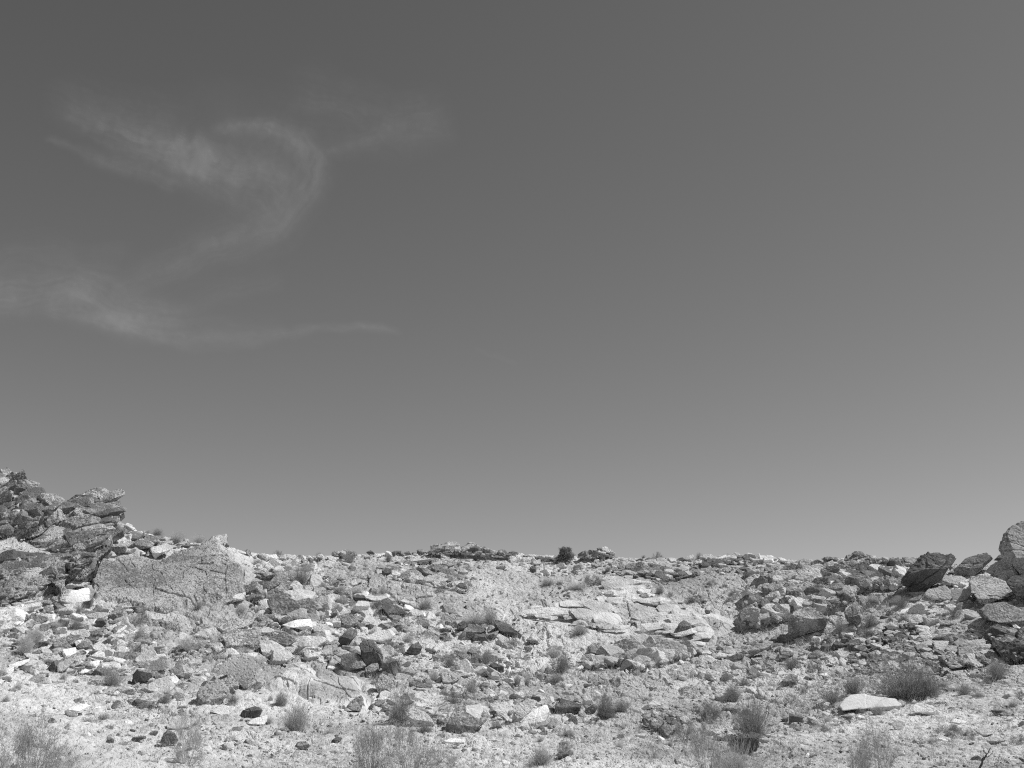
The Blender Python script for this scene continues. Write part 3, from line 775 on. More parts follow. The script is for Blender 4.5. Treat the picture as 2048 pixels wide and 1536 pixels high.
outcrop('rock_outcrop', 'k2', [(60,430),(210,340),(290,400),(300,470),(280,570),(200,640),(130,560),(30,600),(-40,560),(-40,460)],
        'strata', 'strata', 'dark slanting ledges just right of the broad smooth slab', thick=0.18, edge=0.4, bsl=42, blk=(110, 12, 50, 0.52, 0.6, 0.34, ('strata', 'mid', 'pale')), seed=36, group=OG, ang=25, sp=0.4, amp=0.6, lean=50)
outcrop('rock_outcrop', 'k2', [(180,640),(200,560),(320,520),(470,560),(690,610),(690,690),(560,740),(500,800),(250,770),(190,720)],
        'blocks', 'pale', 'pale stepped blocks between the speckled slab and the dark leaning boulders', thick=0.2, edge=0.5, blk=(110, 12, 50, 0.55, 0.7, 0.45, ('pale', 'white', 'pale', 'mid')), seed=37, group=OG, sx=1.3, sy=0.6, amp=0.5, ang=15, lean=48)
outcrop('flat_rock', 'b1', [(1560,-60),(1830,-10),(2040,80),(1960,170),(1850,170),(1720,110),(1540,110),(1450,60)], 'slab', 'patina', 'low speckled slab sunk in soil below the broad smooth slab', thick=0.07, edge=0.4, seed=38, cat='rock slab', group=OG)

build_terrain()

# ---- boulders and slabs with labels of their own
L = dict(cat='boulder')
rock('boulder', 'k4', [(1105,640),(1115,610),(1180,530),(1260,450),(1310,420),(1400,405),(1510,397),(1537,425),(1500,485),(1430,570),(1370,640),(1290,690),(1230,722),(1150,742),(1135,670)], 'dark', 0.42,
     'dark wedge shaped boulder overhanging to the right on the skyline', strata=(33, 0.13), seed=41, lean=-0.25, chips=5, rough=1.5, **L)
rock('boulder', 'k4', [(1868,380),(1885,330),(1888,250),(1940,187),(2010,162),(2120,150),(2250,190),(2330,400),(2260,640),(2120,640),(2000,570),(1960,500),(1935,465),(1890,430)], 'patina', 0.62,
     'big rounded boulder leaning at the right edge of the photo', seed=42, thick=0.9, lean=-0.45, tilt=0.5, chips=5, rough=0.9, **L)
rock('boulder', 'k4', [(1505,540),(1600,460),(1700,430),(1752,418),(1772,480),(1700,550),(1640,600),(1560,610),(1510,590)], 'mid', 0.7, 'grey pointed boulder between the wedge boulder and the big rounded one', seed=43, strata=(25, .3), **L)
rock('boulder', 'k4', [(1750,560),(1800,510),(1900,462),(1950,500),(1985,590),(1920,630),(1820,610)], 'pale', 0.55, 'pale flat topped boulder wedged under the big rounded boulder', seed=44, **L)
rock('boulder', 'k4', [(1648,640),(1660,598),(1800,598),(1880,640),(1988,690),(1960,740),(1870,775),(1720,832),(1680,790),(1650,710)], 'patina', 0.8, 'broad sloping speckled boulder below the big rounded boulder', seed=45, thick=0.7, **L)
rock('flat_rock', 'k4', [(1380,640),(1420,598),(1560,598),(1632,672),(1600,692),(1440,668)], 'pale', 0.72, 'pale slab lying just right of the wedge boulder foot', seed=46, cat='rock slab')
rock('flat_rock', 'k4', [(1245,752),(1300,700),(1430,678),(1485,775),(1420,805),(1300,785)], 'pale', 0.85, 'pale sloping slab directly beneath the wedge boulder', seed=47, cat='rock slab')
rock('flat_rock', 'k4', [(1480,700),(1645,700),(1620,770),(1560,835),(1430,835),(1490,775)], 'pale', 0.9, 'cracked pale slab between the sloping slab and the speckled boulder', seed=48, cat='rock slab')
rock('boulder', 'k4', [(1935,640),(1985,590),(2100,590),(2230,700),(2200,830),(2080,810),(1990,750)], 'dark', 0.4, 'dark boulder in shade at the right edge under the rounded one', seed=49, **L)
rock('boulder', 'k4', [(1690,870),(1780,812),(1900,800),(2000,850),(2150,850),(2160,1010),(1960,995),(1850,965),(1720,915)], 'patina', 0.75, 'low mottled boulder at the right edge beneath the boulder pile', seed=50, **L)
rock('boulder', 'k4', [(1812,472),(1860,430),(1912,440),(1895,485)], 'dark', 0.5, 'small dark rock in the gap left of the big rounded boulder', seed=51, **L)
rock('boulder', 'k4', [(205,960),(260,870),(370,843),(450,890),(505,955),(480,1005),(420,1030),(340,1045),(260,1078),(208,1058)], 'mid', 0.42, 'undercut dark fronted boulder at the foot of the knobby outcrop', seed=52, lean=-0.3, **L)
rock('boulder', 'k4', [(632,880),(700,838),(752,880),(752,970),(740,1003),(670,1003)], 'mid', 0.5, 'blocky boulder with a black foot right of the undercut boulder', seed=53, lean=-0.3, **L)
rock('boulder', 'b3', [(485,1090),(560,935),(590,880),(690,848),(830,888),(842,940),(905,1010),(885,1052),(800,1125),(765,1160),(700,1170),(495,1155)], 'mid', 0.72, 'two toned slab with a bright white patch and dark front', seed=54, tilt=-0.1, chips=1, frac=False,
     patch=[(675,905),(830,880),(845,960),(800,1032),(735,1003),(690,960)], rough=0.6, **L)
rock('boulder', 'b2', [(1635,280),(1680,228),(1760,228),(1850,330),(1885,400),(1875,465),(1830,530),(1720,470),(1640,440),(1662,360)], 'dark', 0.35, 'tallest of the dark leaning boulders in mid slope', seed=55, tilt=0.4, **L)
rock('boulder', 'b2', [(1412,300),(1440,190),(1540,118),(1612,122),(1602,172),(1530,262),(1470,305),(1425,315)], 'dark', 0.45, 'dark tilted oval boulder above left of the tallest dark boulder', seed=56, strata=(40, .3), **L)
rock('boulder', 'b2', [(1440,500),(1470,378),(1580,358),(1645,370),(1655,430),(1705,485),(1560,540),(1480,545)], 'mid', 0.8, 'grey rounded boulder left of the tallest dark boulder behind a tuft', seed=57, **L)
rock('boulder', 'b2', [(1872,420),(1900,385),(1945,390),(2035,440),(2065,520),(2045,605),(1940,570),(1870,530)], 'dark', 0.3, 'dark boulder just right of the tallest dark boulder', seed=58, **L)
rock('boulder', 'b2', [(1690,510),(1760,470),(1820,458),(1835,545),(1770,578),(1700,548)], 'patina', 0.75, 'small speckled boulder at the foot of the tallest dark boulder', seed=59, **L)
rock('flat_rock', 'b2', [(1650,225),(1830,128),(1960,108),(2005,160),(1980,205),(1880,262),(1760,238)], 'pale', 0.8, 'pale tilted slab behind the tallest dark boulder', seed=60, cat='rock slab')
rock('flat_rock', 'b2', [(195,570),(270,430),(400,368),(545,378),(615,450),(565,600),(478,728),(400,640),(320,565)], 'patina', 0.95, 'dark smooth tilted slab with a curved black edge at lower left', seed=61, cat='rock slab', thick=0.5, chips=1, rough=.6)
rock('boulder', 'b2', [(180,650),(315,572),(395,650),(392,725),(330,745),(288,795),(240,720)], 'patina', 0.6, 'speckled block tucked under the curved edge of the dark smooth slab', seed=62, **L)
rock('boulder', 'b2', [(-40,800),(-10,720),(60,635),(165,635),(275,720),(265,790),(200,865),(80,905),(0,900)], 'patina', 0.72, 'rounded speckled boulder with black hollow below the dark smooth slab', seed=63, **L)
rock('flat_rock', 'b3', [(1145,1020),(1190,908),(1300,838),(1395,865),(1350,935),(1260,1020),(1195,1090),(1160,1095)], 'pale', 0.8, 'left half of the pale slab split by a black cleft', seed=64, cat='rock slab')
rock('flat_rock', 'b3', [(1190,1135),(1330,972),(1500,888),(1525,1000),(1430,1145)], 'white', 0.85, 'right half of the pale slab split by a black cleft', seed=65, cat='rock slab', depth=None, thick=0.45)
rock('boulder', 'b3', [(1585,970),(1600,880),(1660,828),(1760,858),(1855,888),(1845,945),(1790,988),(1650,995)], 'dark', 0.55, 'dark pitted boulder with a hollow front right of the split slab', seed=66, lean=-0.35, **L)
rock('boulder', 'b4', [(1285,1300),(1400,1200),(1560,1168),(1625,1198),(1608,1315),(1540,1355),(1470,1380),(1350,1335)], 'dark', 0.30, 'black fronted block under bushes near the bottom edge', seed=67, **L)
rock('flat_rock', 'b4', [(1325,395),(1430,350),(1560,290),(1750,232),(1772,262),(1720,305),(1620,355),(1500,415),(1420,420)], 'mid', 0.55, 'long tilted ledge slab pointing up right below the knobby outcrop', seed=68, cat='rock slab')
rock('flat_rock', 'b4', [(1185,385),(1220,348),(1310,368),(1325,402),(1210,415)], 'pale', 0.7, 'short pale slab at the lower end of the long tilted ledge', seed=69, cat='rock slab')
rock('flat_rock', 'b5', [(1110,212),(1190,168),(1390,155),(1375,202),(1290,245),(1180,225)], 'mid', 0.4, 'overhanging ledge with a dark underside right of the curving crack', seed=70, cat='rock slab', lean=-.4)
rock('flat_rock', 'b5', [(1115,228),(1285,238),(1245,335),(1205,385),(1150,315)], 'white', 0.95, 'bare white facet in the mottled slab right of the curving crack', seed=71, cat='rock slab', chips=0, rough=.4, thick=.25)
rock('flat_rock', 'b5', [(1475,115),(1600,98),(1745,130),(1740,168),(1600,165)], 'pale', 0.5, 'thin pale ledge with a black underside near the right edge', seed=72, cat='rock slab')
rock('flat_rock', 'b5', [(165,900),(215,830),(290,790),(420,775),(490,796),(600,806),(720,826),(775,885),(725,965),(600,945),(400,930),(200,948)], 'bright', 0.97, 'bright white cracked rock slab among grass at lower right', seed=28, cat='rock slab', chips=1, tilt=0.0, thick=0.5, rough=0.5)
rock('boulder', 'k2', [(805,625),(850,558),(930,562),(945,600),(920,655),(830,645)], 'white', 0.42, 'white topped boulder with dark front in upper mid slope', seed=73, **L)
rock('flat_rock', 'k2', [(1030,610),(1060,568),(1180,608),(1240,655),(1180,688),(1080,668)], 'dark', 0.75, 'dark slab right of the white topped boulder', seed=74, cat='rock slab')
rock('flat_rock', 'b3', [(575,70),(660,38),(860,108),(885,192),(740,178),(590,145)], 'dark', 0.45, 'dark squared slab below the pale bush in mid slope', seed=75, cat='rock slab')
rock('flat_rock', 'b3', [(962,70),(1010,45),(1110,70),(1245,168),(1232,205),(1110,172),(980,118)], 'dark', 0.55, 'dark slab pointing down right beside the dark squared slab', seed=76, cat='rock slab')
rock('flat_rock', 'b1', [(1535,315),(1690,262),(1800,248),(1825,272),(1785,345),(1560,345)], 'pale', 0.45, 'pale cap slab over a black hollow at lower left', seed=77, cat='rock slab', lean=-.3)
rock('boulder', 'b1', [(1465,525),(1500,458),(1610,428),(1685,428),(1735,512),(1560,568),(1480,548)], 'mid', 0.9, 'grey smooth topped boulder under the pale cap slab', seed=78, **L)
rock('boulder', 'b1', [(1360,580),(1400,525),(1555,562),(1555,605),(1450,680),(1368,695)], 'dark', 0.15, 'black shaded block below left of the smooth topped boulder', seed=79, lean=-.3, **L)
rock('flat_rock', 'b1', [(1375,840),(1500,778),(1645,755),(1665,790),(1560,885),(1470,918),(1400,905)], 'pale', 0.6, 'pale layered slab at the bottom of the lower left rock cluster', seed=80, cat='rock slab', strata=(20, .3))
rock('flat_rock', 'b1', [(1390,770),(1600,638),(1715,588),(1785,700),(1745,765),(1620,768)], 'pale', 0.85, 'pale speckled slab just above the pale layered slab', seed=81, cat='rock slab')

# ---- the other rocks of the photograph; their labels are composed further down
RK = {
 'k1': [('white',.5,(500,835,560,840,600,880,590,940,510,950)), ('pale',.45,(515,955,580,902,640,908,688,952,595,965,520,1005)), ('white',.8,(470,1070,560,990,690,962,700,1062,540,1112)),
        ('mid',.4,(990,540,1040,520,1148,512,1140,558,1040,562)), ('mid',.45,(1010,690,1020,640,1110,588,1200,610,1190,645)), ('mid',.4,(810,712,822,650,1000,600,1002,690)),
        ('white',.7,(978,480,1000,455,1040,470,1045,492)), ('white',.6,(1175,660,1300,615,1365,640,1290,692,1230,745)), ('mid',.6,(1120,620,1150,545,1230,560,1260,600,1200,640)),
        ('pale',.6,(1270,590,1300,560,1350,600,1340,620)), ('strata',.5,(1420,640,1460,625,1500,630,1490,650)), ('dark',.4,(1735,625,1760,610,1805,632,1800,648)),
        ('pale',.6,(460,800,530,740,640,730,650,800,600,850,520,815)), ('mid',.5,(650,800,700,740,770,730,755,790,700,850,655,865)), ('pale',.5,(1680,1075,1800,1030,1925,1000,1920,1060,1800,1090))],
 'b1': [('dark',.3,(945,70,1000,0,1040,-5,1082,50,1062,85,960,105)), ('mid',.5,(975,125,1070,88,1062,132,1000,175)), ('pale',.7,(1080,105,1180,55,1205,90,1140,145)), ('dark',.4,(1055,185,1140,138,1145,172,1080,215)),
        ('pale',.6,(1125,205,1290,58,1302,80,1185,205)), ('dark',.4,(715,218,780,172,852,178,842,218)), ('mid',.7,(712,245,790,212,822,250,795,295,730,292)), ('mid',.7,(800,275,880,202,935,240,945,305,880,335,820,305)),
        ('dark',.3,(868,200,900,195,1005,240,965,285,940,302)), ('mid',.6,(535,275,590,228,690,248,735,300,610,335,560,325)), ('pale',.5,(938,305,1012,232,1070,290,1145,350,1142,405,1092,435,1060,365)),
        ('pale',.45,(895,415,1000,338,1062,350,1068,402,1000,465,930,465)), ('white',.9,(1202,375,1220,292,1270,282,1292,320,1288,392,1240,395)), ('mid',.4,(1078,295,1160,286,1168,306,1100,325)),
        ('pale',.85,(595,490,620,448,722,398,745,450,685,525,600,565)), ('white',.8,(105,495,180,448,292,416,285,452,160,515)), ('white',.8,(805,565,870,518,918,540,850,575)), ('mid',.5,(755,505,900,428,925,492,800,525)),
        ('pale',.7,(1385,430,1480,328,1555,338,1485,515,1440,505)), ('mid',.8,(1735,550,1800,478,1862,488,1895,560,1885,625,1800,605)), ('pale',.6,(1825,470,1900,488,1975,560,1965,595,1895,625,1882,540)),
        ('white',.7,(1725,605,1790,586,1845,640,1805,695,1750,645)), ('mid',.6,(1305,855,1350,828,1395,870,1388,905,1330,885)), ('white',.8,(1195,945,1330,886,1358,910,1250,965)),
        ('white',.45,(665,955,740,898,860,882,905,900,805,962,795,1005,720,1025,678,995)), ('white',.8,(935,935,1020,898,1045,942,1000,945)), ('patina',.8,(1755,815,1800,756,1892,776,1895,842,1800,855)),
        ('dark',.3,(1345,1255,1370,1218,1490,1208,1505,1232,1380,1265)), ('dark',.2,(1675,1185,1710,1148,1782,1178,1825,1250,1785,1295,1700,1305,1640,1275)), ('white',.8,(1725,1145,1740,1058,1900,1018,2010,1040,1965,1105,1840,1145)),
        ('mid',.4,(1085,1295,1100,1208,1162,1238,1178,1292)), ('white',.7,(875,1315,940,1282,985,1310,900,1335)), ('pale',.6,(735,1285,790,1255,805,1292)), ('pale',.6,(450,820,500,800,520,850,470,855)),
        ('pale',.6,(160,845,180,820,260,805,265,850)), ('pale',.7,(990,660,1020,625,1055,640,1045,695,1000,700)), ('pale',.6,(1140,790,1200,740,1225,765,1170,810)), ('pale',.6,(1085,850,1130,810,1150,840,1110,875)),
        ('mid',.5,(730,720,760,695,790,715,770,735)), ('white',.7,(800,760,845,740,850,770,810,775)), ('pale',.6,(1830,905,1880,860,1920,890,1890,920)), ('dark',.4,(1830,950,1860,920,1890,955,1860,980)),
        ('pale',.6,(1920,460,1990,415,2060,420,2070,500,1960,500)), ('mid',.5,(40,650,90,625,125,640,70,660)), ('dark',.4,(885,1390,905,1375,930,1410,900,1415))],
 'b2': [('pale',.7,(720,470,740,338,880,328,965,390,860,465,740,485)), ('patina',.75,(160,115,320,0,500,30,500,62,380,112,238,180)), ('patina',.85,(238,185,370,112,520,118,555,190,552,272,400,305,280,295)),
        ('mid',.7,(1235,345,1280,288,1400,268,1412,342,1340,375)), ('patina',.7,(1795,690,1820,578,1940,598,2015,670,1992,745,1900,785,1830,765)), ('patina',.9,(1495,915,1550,848,1650,786,1675,840,1645,955,1560,945)),
        ('dark',.35,(400,1000,440,945,560,905,625,945,602,1015,540,1035,420,1025)), ('white',.8,(465,1085,560,1028,680,998,685,1062,640,1105)), ('dark',.4,(748,1250,850,1236,832,1264)),
        ('mid',.5,(965,1315,1000,1268,1080,1266,1138,1310,1060,1350)), ('dark',.5,(1345,1255,1400,1216,1455,1230,1420,1285,1370,1285)), ('white',.6,(845,75,1000,15,1130,5,1155,80,1135,150,1000,110,880,90)),
        ('pale',.6,(1155,85,1300,58,1345,120,1215,188,1168,188)), ('patina',.7,(1435,-5,1600,-15,1625,60,1545,95,1480,75)), ('white',.7,(1755,55,1800,26,1845,60,1825,95)), ('white',.7,(600,130,690,90,755,120,745,165,660,170)),
        ('pale',.5,(690,290,700,230,840,220,850,270,760,310)), ('white',.8,(80,960,180,910,300,960,340,1000,280,1005)), ('pale',.6,(640,1365,690,1345,720,1355,690,1370)), ('white',.7,(1320,1305,1360,1280,1390,1290,1350,1315)),
        ('white',.6,(1850,760,1900,740,1950,760,1900,860,1830,900,1800,880))],
 'b3': [('dark',.4,(735,205,780,146,850,158,925,262,860,245,760,235)), ('dark',.4,(70,335,130,268,190,246,230,300,195,375,110,395)), ('mid',.6,(98,415,190,368,235,410,180,445)), ('dark',.3,(690,330,750,338,765,412,720,405)),
        ('mid',.7,(595,495,640,448,720,438,795,520,720,545,650,535)), ('dark',.4,(685,422,740,416,770,475,720,465)), ('dark',.4,(768,480,812,486,802,525,775,515)), ('dark',.4,(915,485,960,456,1065,498,1066,555,1000,565,930,545)),
        ('white',.6,(932,565,975,536,1025,612,938,635)), ('patina',.85,(425,565,560,536,635,590,580,655,450,685)), ('mid',.5,(160,695,200,666,310,668,335,700,270,756,190,745)), ('mid',.5,(338,712,370,686,415,705,370,735)),
        ('dark',.3,(1340,835,1360,786,1432,808,1445,852,1370,866)), ('pale',.5,(1385,895,1440,848,1480,870,1412,915)), ('mid',.55,(915,1135,960,1058,1000,1048,1045,1130,1012,1165,940,1165)),
        ('mid',.4,(1495,905,1540,886,1605,962,1560,975)), ('mid',.5,(1765,855,1820,816,1845,882,1790,886)), ('white',.6,(1865,795,1930,756,1975,860,1912,905,1880,875)), ('white',.7,(1825,935,1870,896,1905,950,1850,975)),
        ('pale',.5,(1105,855,1150,832,1175,870,1130,895)), ('mid',.5,(885,915,930,866,1005,900,970,936)), ('dark',.4,(995,915,1070,896,1055,934)), ('mid',.4,(895,965,930,926,995,960,950,995)), ('dark',.4,(1075,1015,1120,966,1155,980,1112,1015)),
        ('mid',.4,(925,1015,1000,976,1005,1002,950,1025)), ('mid',.5,(1000,1000,1020,980,1090,1040,1090,1055)), ('patina',.6,(110,1095,58,945,130,926,220,956,300,990,375,1100,300,1125,160,1116)), ('dark',.4,(55,885,100,836,165,860,120,895)),
        ('dark',.4,(1878,1212,1910,1196,1945,1232,1900,1236)), ('dark',.4,(1595,1405,1640,1366,1735,1378,1725,1445,1640,1435)), ('white',.8,(425,1275,520,1228,675,1248,655,1285,480,1286)), ('white',.6,(1392,445,1410,398,1445,388,1432,442,1402,475)),
        ('mid',.5,(215,235,250,205,305,215,310,245,250,260)), ('mid',.4,(1290,235,1310,200,1380,215,1440,260,1420,270,1340,250)), ('mid',.6,(1610,235,1640,200,1700,205,1700,230)), ('dark',.3,(1900,300,1980,272,2000,290,1960,305)),
        ('pale',.6,(1380,370,1400,360,1425,375,1420,395)), ('mid',.5,(1720,1040,1790,1010,1880,1020,1880,1060,1780,1065)), ('white',.7,(1280,1425,1310,1395,1340,1405,1310,1425)), ('dark',.3,(1095,600,1130,590,1155,620,1125,632)),
        ('dark',.3,(1000,690,1020,655,1055,690,1040,715)), ('pale',.5,(130,1040,200,1040,320,1050,330,1100,160,1105)), ('mid',.5,(930,830,950,800,1010,800,1010,840,970,855))],
 'b4': [('dark',.4,(-45,350,-10,310,30,330,110,390,140,460,70,440,20,480,-40,470)), ('white',.8,(655,975,700,946,765,970,742,995)), ('white',.7,(815,1025,870,996,925,1040,905,1095,840,1065)), ('dark',.4,(1845,1035,1930,1016,1925,1065,1870,1056)),
        ('dark',.35,(1935,1078,1945,975,2075,1005,2080,1068)), ('pale',.6,(1165,850,1190,716,1330,696,1405,760,1335,845,1210,866)), ('dark',.4,(955,915,985,900,1035,920,1022,945,970,938)), ('pale',.7,(430,920,520,860,600,800,640,820,700,880,560,900,440,950)),
        ('mid',.5,(1250,930,1310,880,1390,890,1440,930,1420,975,1260,965)), ('white',.7,(1530,680,1555,660,1580,680,1550,695)), ('white',.6,(1360,545,1400,540,1430,575,1370,590)), ('pale',.6,(1140,720,1150,660,1180,650,1200,700,1170,740)),
        ('mid',.6,(1825,415,1845,340,1925,315,1985,370,1900,410)), ('mid',.5,(1725,225,1790,190,1980,190,1950,225,1850,245)), ('white',.6,(1440,945,1530,920,1560,950,1460,980)), ('mid',.4,(790,130,820,70,870,30,930,60,940,120,880,155)),
        ('pale',.5,(-100,590,-60,560,0,570,-20,600)), ('pale',.8,(1560,1135,1600,1120,1640,1130,1600,1150)), ('pale',.7,(1140,1170,1220,1160,1240,1180,1160,1190)), ('mid',.3,(655,290,670,262,690,270,688,298))],
 'k2': [('dark',.5,(805,530,850,506,902,530,902,560,820,550)), ('patina',.8,(696,675,800,660,855,720,845,768,760,766)), ('dark',.4,(855,715,880,686,915,720,882,742)), ('patina',.55,(515,665,530,626,680,616,695,660,640,696,530,696)),
        ('dark',.5,(1005,692,1060,686,1095,715,1040,716)), ('mid',.6,(1035,735,1150,716,1205,762,1100,782)), ('white',.7,(966,725,1010,716,1025,760,980,770)), ('dark',.3,(50,395,210,336,145,405,58,436)), ('dark',.4,(495,405,540,365,556,412)),
        ('dark',.5,(565,385,612,358,604,390)), ('dark',.3,(185,645,200,598,282,566,245,632)), ('white',.8,(895,515,1050,516,1105,550,1060,570,920,550)), ('pale',.5,(1315,515,1350,496,1395,510,1395,545,1330,545)), ('pale',.6,(1388,485,1440,486,1445,532,1395,535)),
        ('dark',.4,(915,175,950,158,985,186,930,190)), ('dark',.4,(1095,190,1140,163,1195,162,1185,182,1130,204)), ('pale',.4,(1230,240,1290,235,1430,222,1455,242,1300,262)), ('mid',.4,(640,215,655,184,690,190,692,222)),
        ('white',.6,(120,235,150,195,200,190,225,220,200,240)), ('dark',.5,(845,430,870,405,885,415,870,430)), ('dark',.4,(1815,215,1825,195,1850,210,1840,230)), ('mid',.5,(1640,860,1720,740,1850,770,1860,790,1700,880))],
 'k3': [('mid',.5,(1088,545,1110,492,1160,498,1185,550,1110,565)), ('mid',.5,(1158,535,1200,516,1255,572,1210,585)), ('pale',.4,(818,545,828,490,880,476,902,500,862,545)), ('mid',.45,(1388,795,1410,740,1450,708,1502,738,1495,815,1420,822)),
        ('mid',.4,(518,525,530,505,555,510,550,530)), ('mid',.4,(605,595,640,565,668,575,640,600)), ('dark',.4,(1596,225,1630,200,1655,225,1620,240)), ('mid',.4,(1045,375,1060,350,1085,355,1080,380)), ('mid',.5,(1470,345,1510,305,1570,310,1570,340,1500,360)),
        ('dark',.4,(230,310,250,282,290,290,285,330,250,340)), ('mid',.5,(1960,540,1980,515,2025,525,2020,560)), ('mid',.6,(1260,560,1300,540,1330,560,1310,580)), ('dark',.4,(1820,805,1850,790,1875,800,1850,815)), ('pale',.6,(1200,1210,1240,1190,1260,1220,1220,1230))],
 'k4': [('white',.6,(-5,495,5,445,70,438,74,492)), ('white',.5,(105,478,140,453,205,490,190,503,120,495)), ('mid',.5,(470,1085,500,1052,595,1095,572,1114,490,1114)), ('dark',.4,(435,1186,470,1126,522,1138,545,1165,470,1196)),
        ('dark',.45,(536,1155,570,1106,665,1150,642,1185,600,1182)), ('dark',.4,(600,1125,620,1070,675,1105,652,1135)), ('dark',.5,(648,1176,670,1106,750,1096,770,1125,702,1186)), ('mid',.4,(-5,1135,70,1112,62,1165,-5,1176)),
        ('mid',.6,(35,1105,110,1056,245,1062,205,1114,120,1124)), ('pale',.8,(110,1248,130,1178,200,1160,236,1215,162,1245)), ('mid',.6,(355,1135,380,1086,435,1086,435,1135,380,1150)), ('mid',.6,(1135,785,1250,746,1205,816,1150,808)),
        ('white',.6,(730,550,760,510,830,520,850,545,790,560)), ('white',.6,(920,560,950,530,1000,530,1010,570,960,580)), ('white',.6,(420,540,440,515,480,515,490,540)), ('white',.6,(1095,560,1110,535,1150,535,1160,560)),
        ('mid',.5,(870,690,880,640,930,635,950,680,910,700)), ('mid',.5,(950,920,965,880,985,885,985,920)), ('mid',.6,(1280,830,1330,812,1420,825,1420,845)), ('white',.6,(1460,570,1480,540,1510,545,1510,580)), ('mid',.5,(660,1230,690,1190,720,1200,700,1230)),
        ('dark',.5,(310,1410,330,1385,380,1410,370,1430)), ('mid',.6,(110,1450,200,1370,270,1380,260,1470))],
 'b5': [('white',.7,(-10,885,20,860,60,870,40,910)), ('pale',.7,(105,915,120,870,160,868,195,920,150,955)), ('white',.7,(765,850,790,838,845,870,790,915)), ('white',.7,(895,925,960,866,1100,898,1175,960,1112,1005,1000,975,950,975)),
        ('white',.5,(1025,875,1070,826,1115,860,1095,895)), ('white',.6,(1145,832,1180,820,1245,856,1212,885)), ('pale',.7,(1505,722,1560,716,1695,800,1655,825,1540,765)), ('white',.9,(1515,875,1570,836,1735,848,1692,906,1560,895)),
        ('dark',.3,(1715,945,1760,935,1835,955,1802,990,1740,975)), ('white',.6,(1285,1065,1350,1036,1465,1060,1422,1096,1300,1090)), ('pale',.75,(1545,1155,1600,1135,1722,1136,1738,1170,1642,1216)), ('pale',.55,(1665,1245,1740,1220,1855,1250,1802,1296,1700,1286)),
        ('white',.8,(1145,1225,1200,1196,1295,1240,1272,1266,1160,1256)), ('pale',.5,(1915,1115,1970,1076,1985,1122,1930,1130)), ('white',.7,(335,1018,370,990,415,1010,402,1030)), ('dark',.5,(1488,185,1560,146,1615,180,1605,245,1540,256)),
        ('white',.7,(220,800,260,775,310,785,290,810)), ('white',.7,(545,790,590,775,640,800,600,812)), ('white',.6,(625,805,670,790,715,805,690,825)), ('white',.6,(900,860,930,835,955,865,920,880)), ('dark',.4,(105,1095,130,1080,160,1095,130,1112)),
        ('dark',.4,(150,1370,170,1345,190,1375,170,1390)), ('mid',.4,(1000,1440,1020,1420,1050,1445,1020,1455)), ('white',.7,(1260,700,1340,670,1395,690,1380,740,1290,730)), ('white',.6,(1860,1030,1900,1010,1950,1030,1910,1045)), ('mid',.5,(160,1010,220,985,300,995,280,1020)),
        ('white',.9,(700,1080,760,1030,830,1060,800,1160,720,1140))],
}
for k, lst in RK.items():
    for mat, lit, f in lst:
        p = topx(k, f); w, h = p.max(0) - p.min(0)
        nm = 'boulder' if w * h > 900 and w < 2.2 * h else ('flat_rock' if w > 2.0 * h and w > 14 else 'stone')
        rock(nm, k, f, mat, lit, cat={'boulder': 'boulder', 'flat_rock': 'rock slab', 'stone': 'stone'}[nm])

# ---- loose middling stones strewn between them (copies of a dozen shapes)
def stone_mesh(i, sub, flat):
    rg = np.random.default_rng(900 + i)
    D, Fc = ico(sub)
    rad = np.full(len(D), 1.0)
    for _ in range(11):
        n = rg.normal(size=3); n /= np.linalg.norm(n)
        dn = D @ n
        rad = np.where(dn > 1e-6, np.minimum(rad, rg.uniform(0.5, 0.8) / np.maximum(dn, 1e-6)), rad)
    V = D * rad[:, None] * [1.0, rg.uniform(0.6, 0.9), flat]
    V *= (1 + 0.16 * fbm(V / 0.4 + i * 7, 5, 3, 0.6))[:, None]
    return V, Fc
SM = {}
tones = ['pale', 'mid', 'dark', 'white']
for i in range(12):
    V, Fc = stone_mesh(i, 4, [0.4, 0.6, 0.75][i % 3])
    for tn in tones:
        SM[i, tn] = mesh_np('stone', V, Fc, [M[tn]])
def sky_y(px):
    r = ROWS[-1]; return np.interp(px, r[0], r[1])
def freepx(n, ylo=0, pw=1.0, rg=rng):
    x = rg.uniform(-130, 2180, n); s = sky_y(x) + 6 + ylo
    return x, s + (1545 - s) * rg.uniform(0, 1, n) ** pw
RPOS = [(r['px'], r['py']) for r in REC]
srg = np.random.default_rng(31)
cnt = 0
while cnt < 105:
    x, y = freepx(1, 12, 0.9, srg); x, y = float(x[0]), float(y[0])
    if not 4 < x < 2044 or y > 1532: continue
    if min((x - a) ** 2 + (y - b) ** 2 for a, b in RPOS) < 20 ** 2: continue
    RPOS.append((x, y))
    tn = tones[srg.choice(4, p=[0.38, 0.3, 0.14, 0.18])]
    i = int(srg.integers(12)); w = 6 + 11 * srg.random() ** 2.0
    P = at(np.array(x), np.array(y)); m = float(hit_t(x, y)) / F
    o = link('stone', SM[i, tn], P)
    s = w * m * 0.62; o.scale = (s, s, s * srg.uniform(0.8, 1.2)); o.rotation_euler = (srg.uniform(-.3, .3), srg.uniform(-.3, .3), srg.uniform(0, 6.3))
    tone = {'white': 'white', 'pale': 'pale', 'mid': 'grey', 'dark': 'dark'}[tn]
    record(o, x, y, f"{'tiny' if w < 9 else 'small'} {tone} {['flat', 'angular', 'chunky'][i % 3]} stone", 'stone', 'rocks lying on the slope')
    cnt += 1

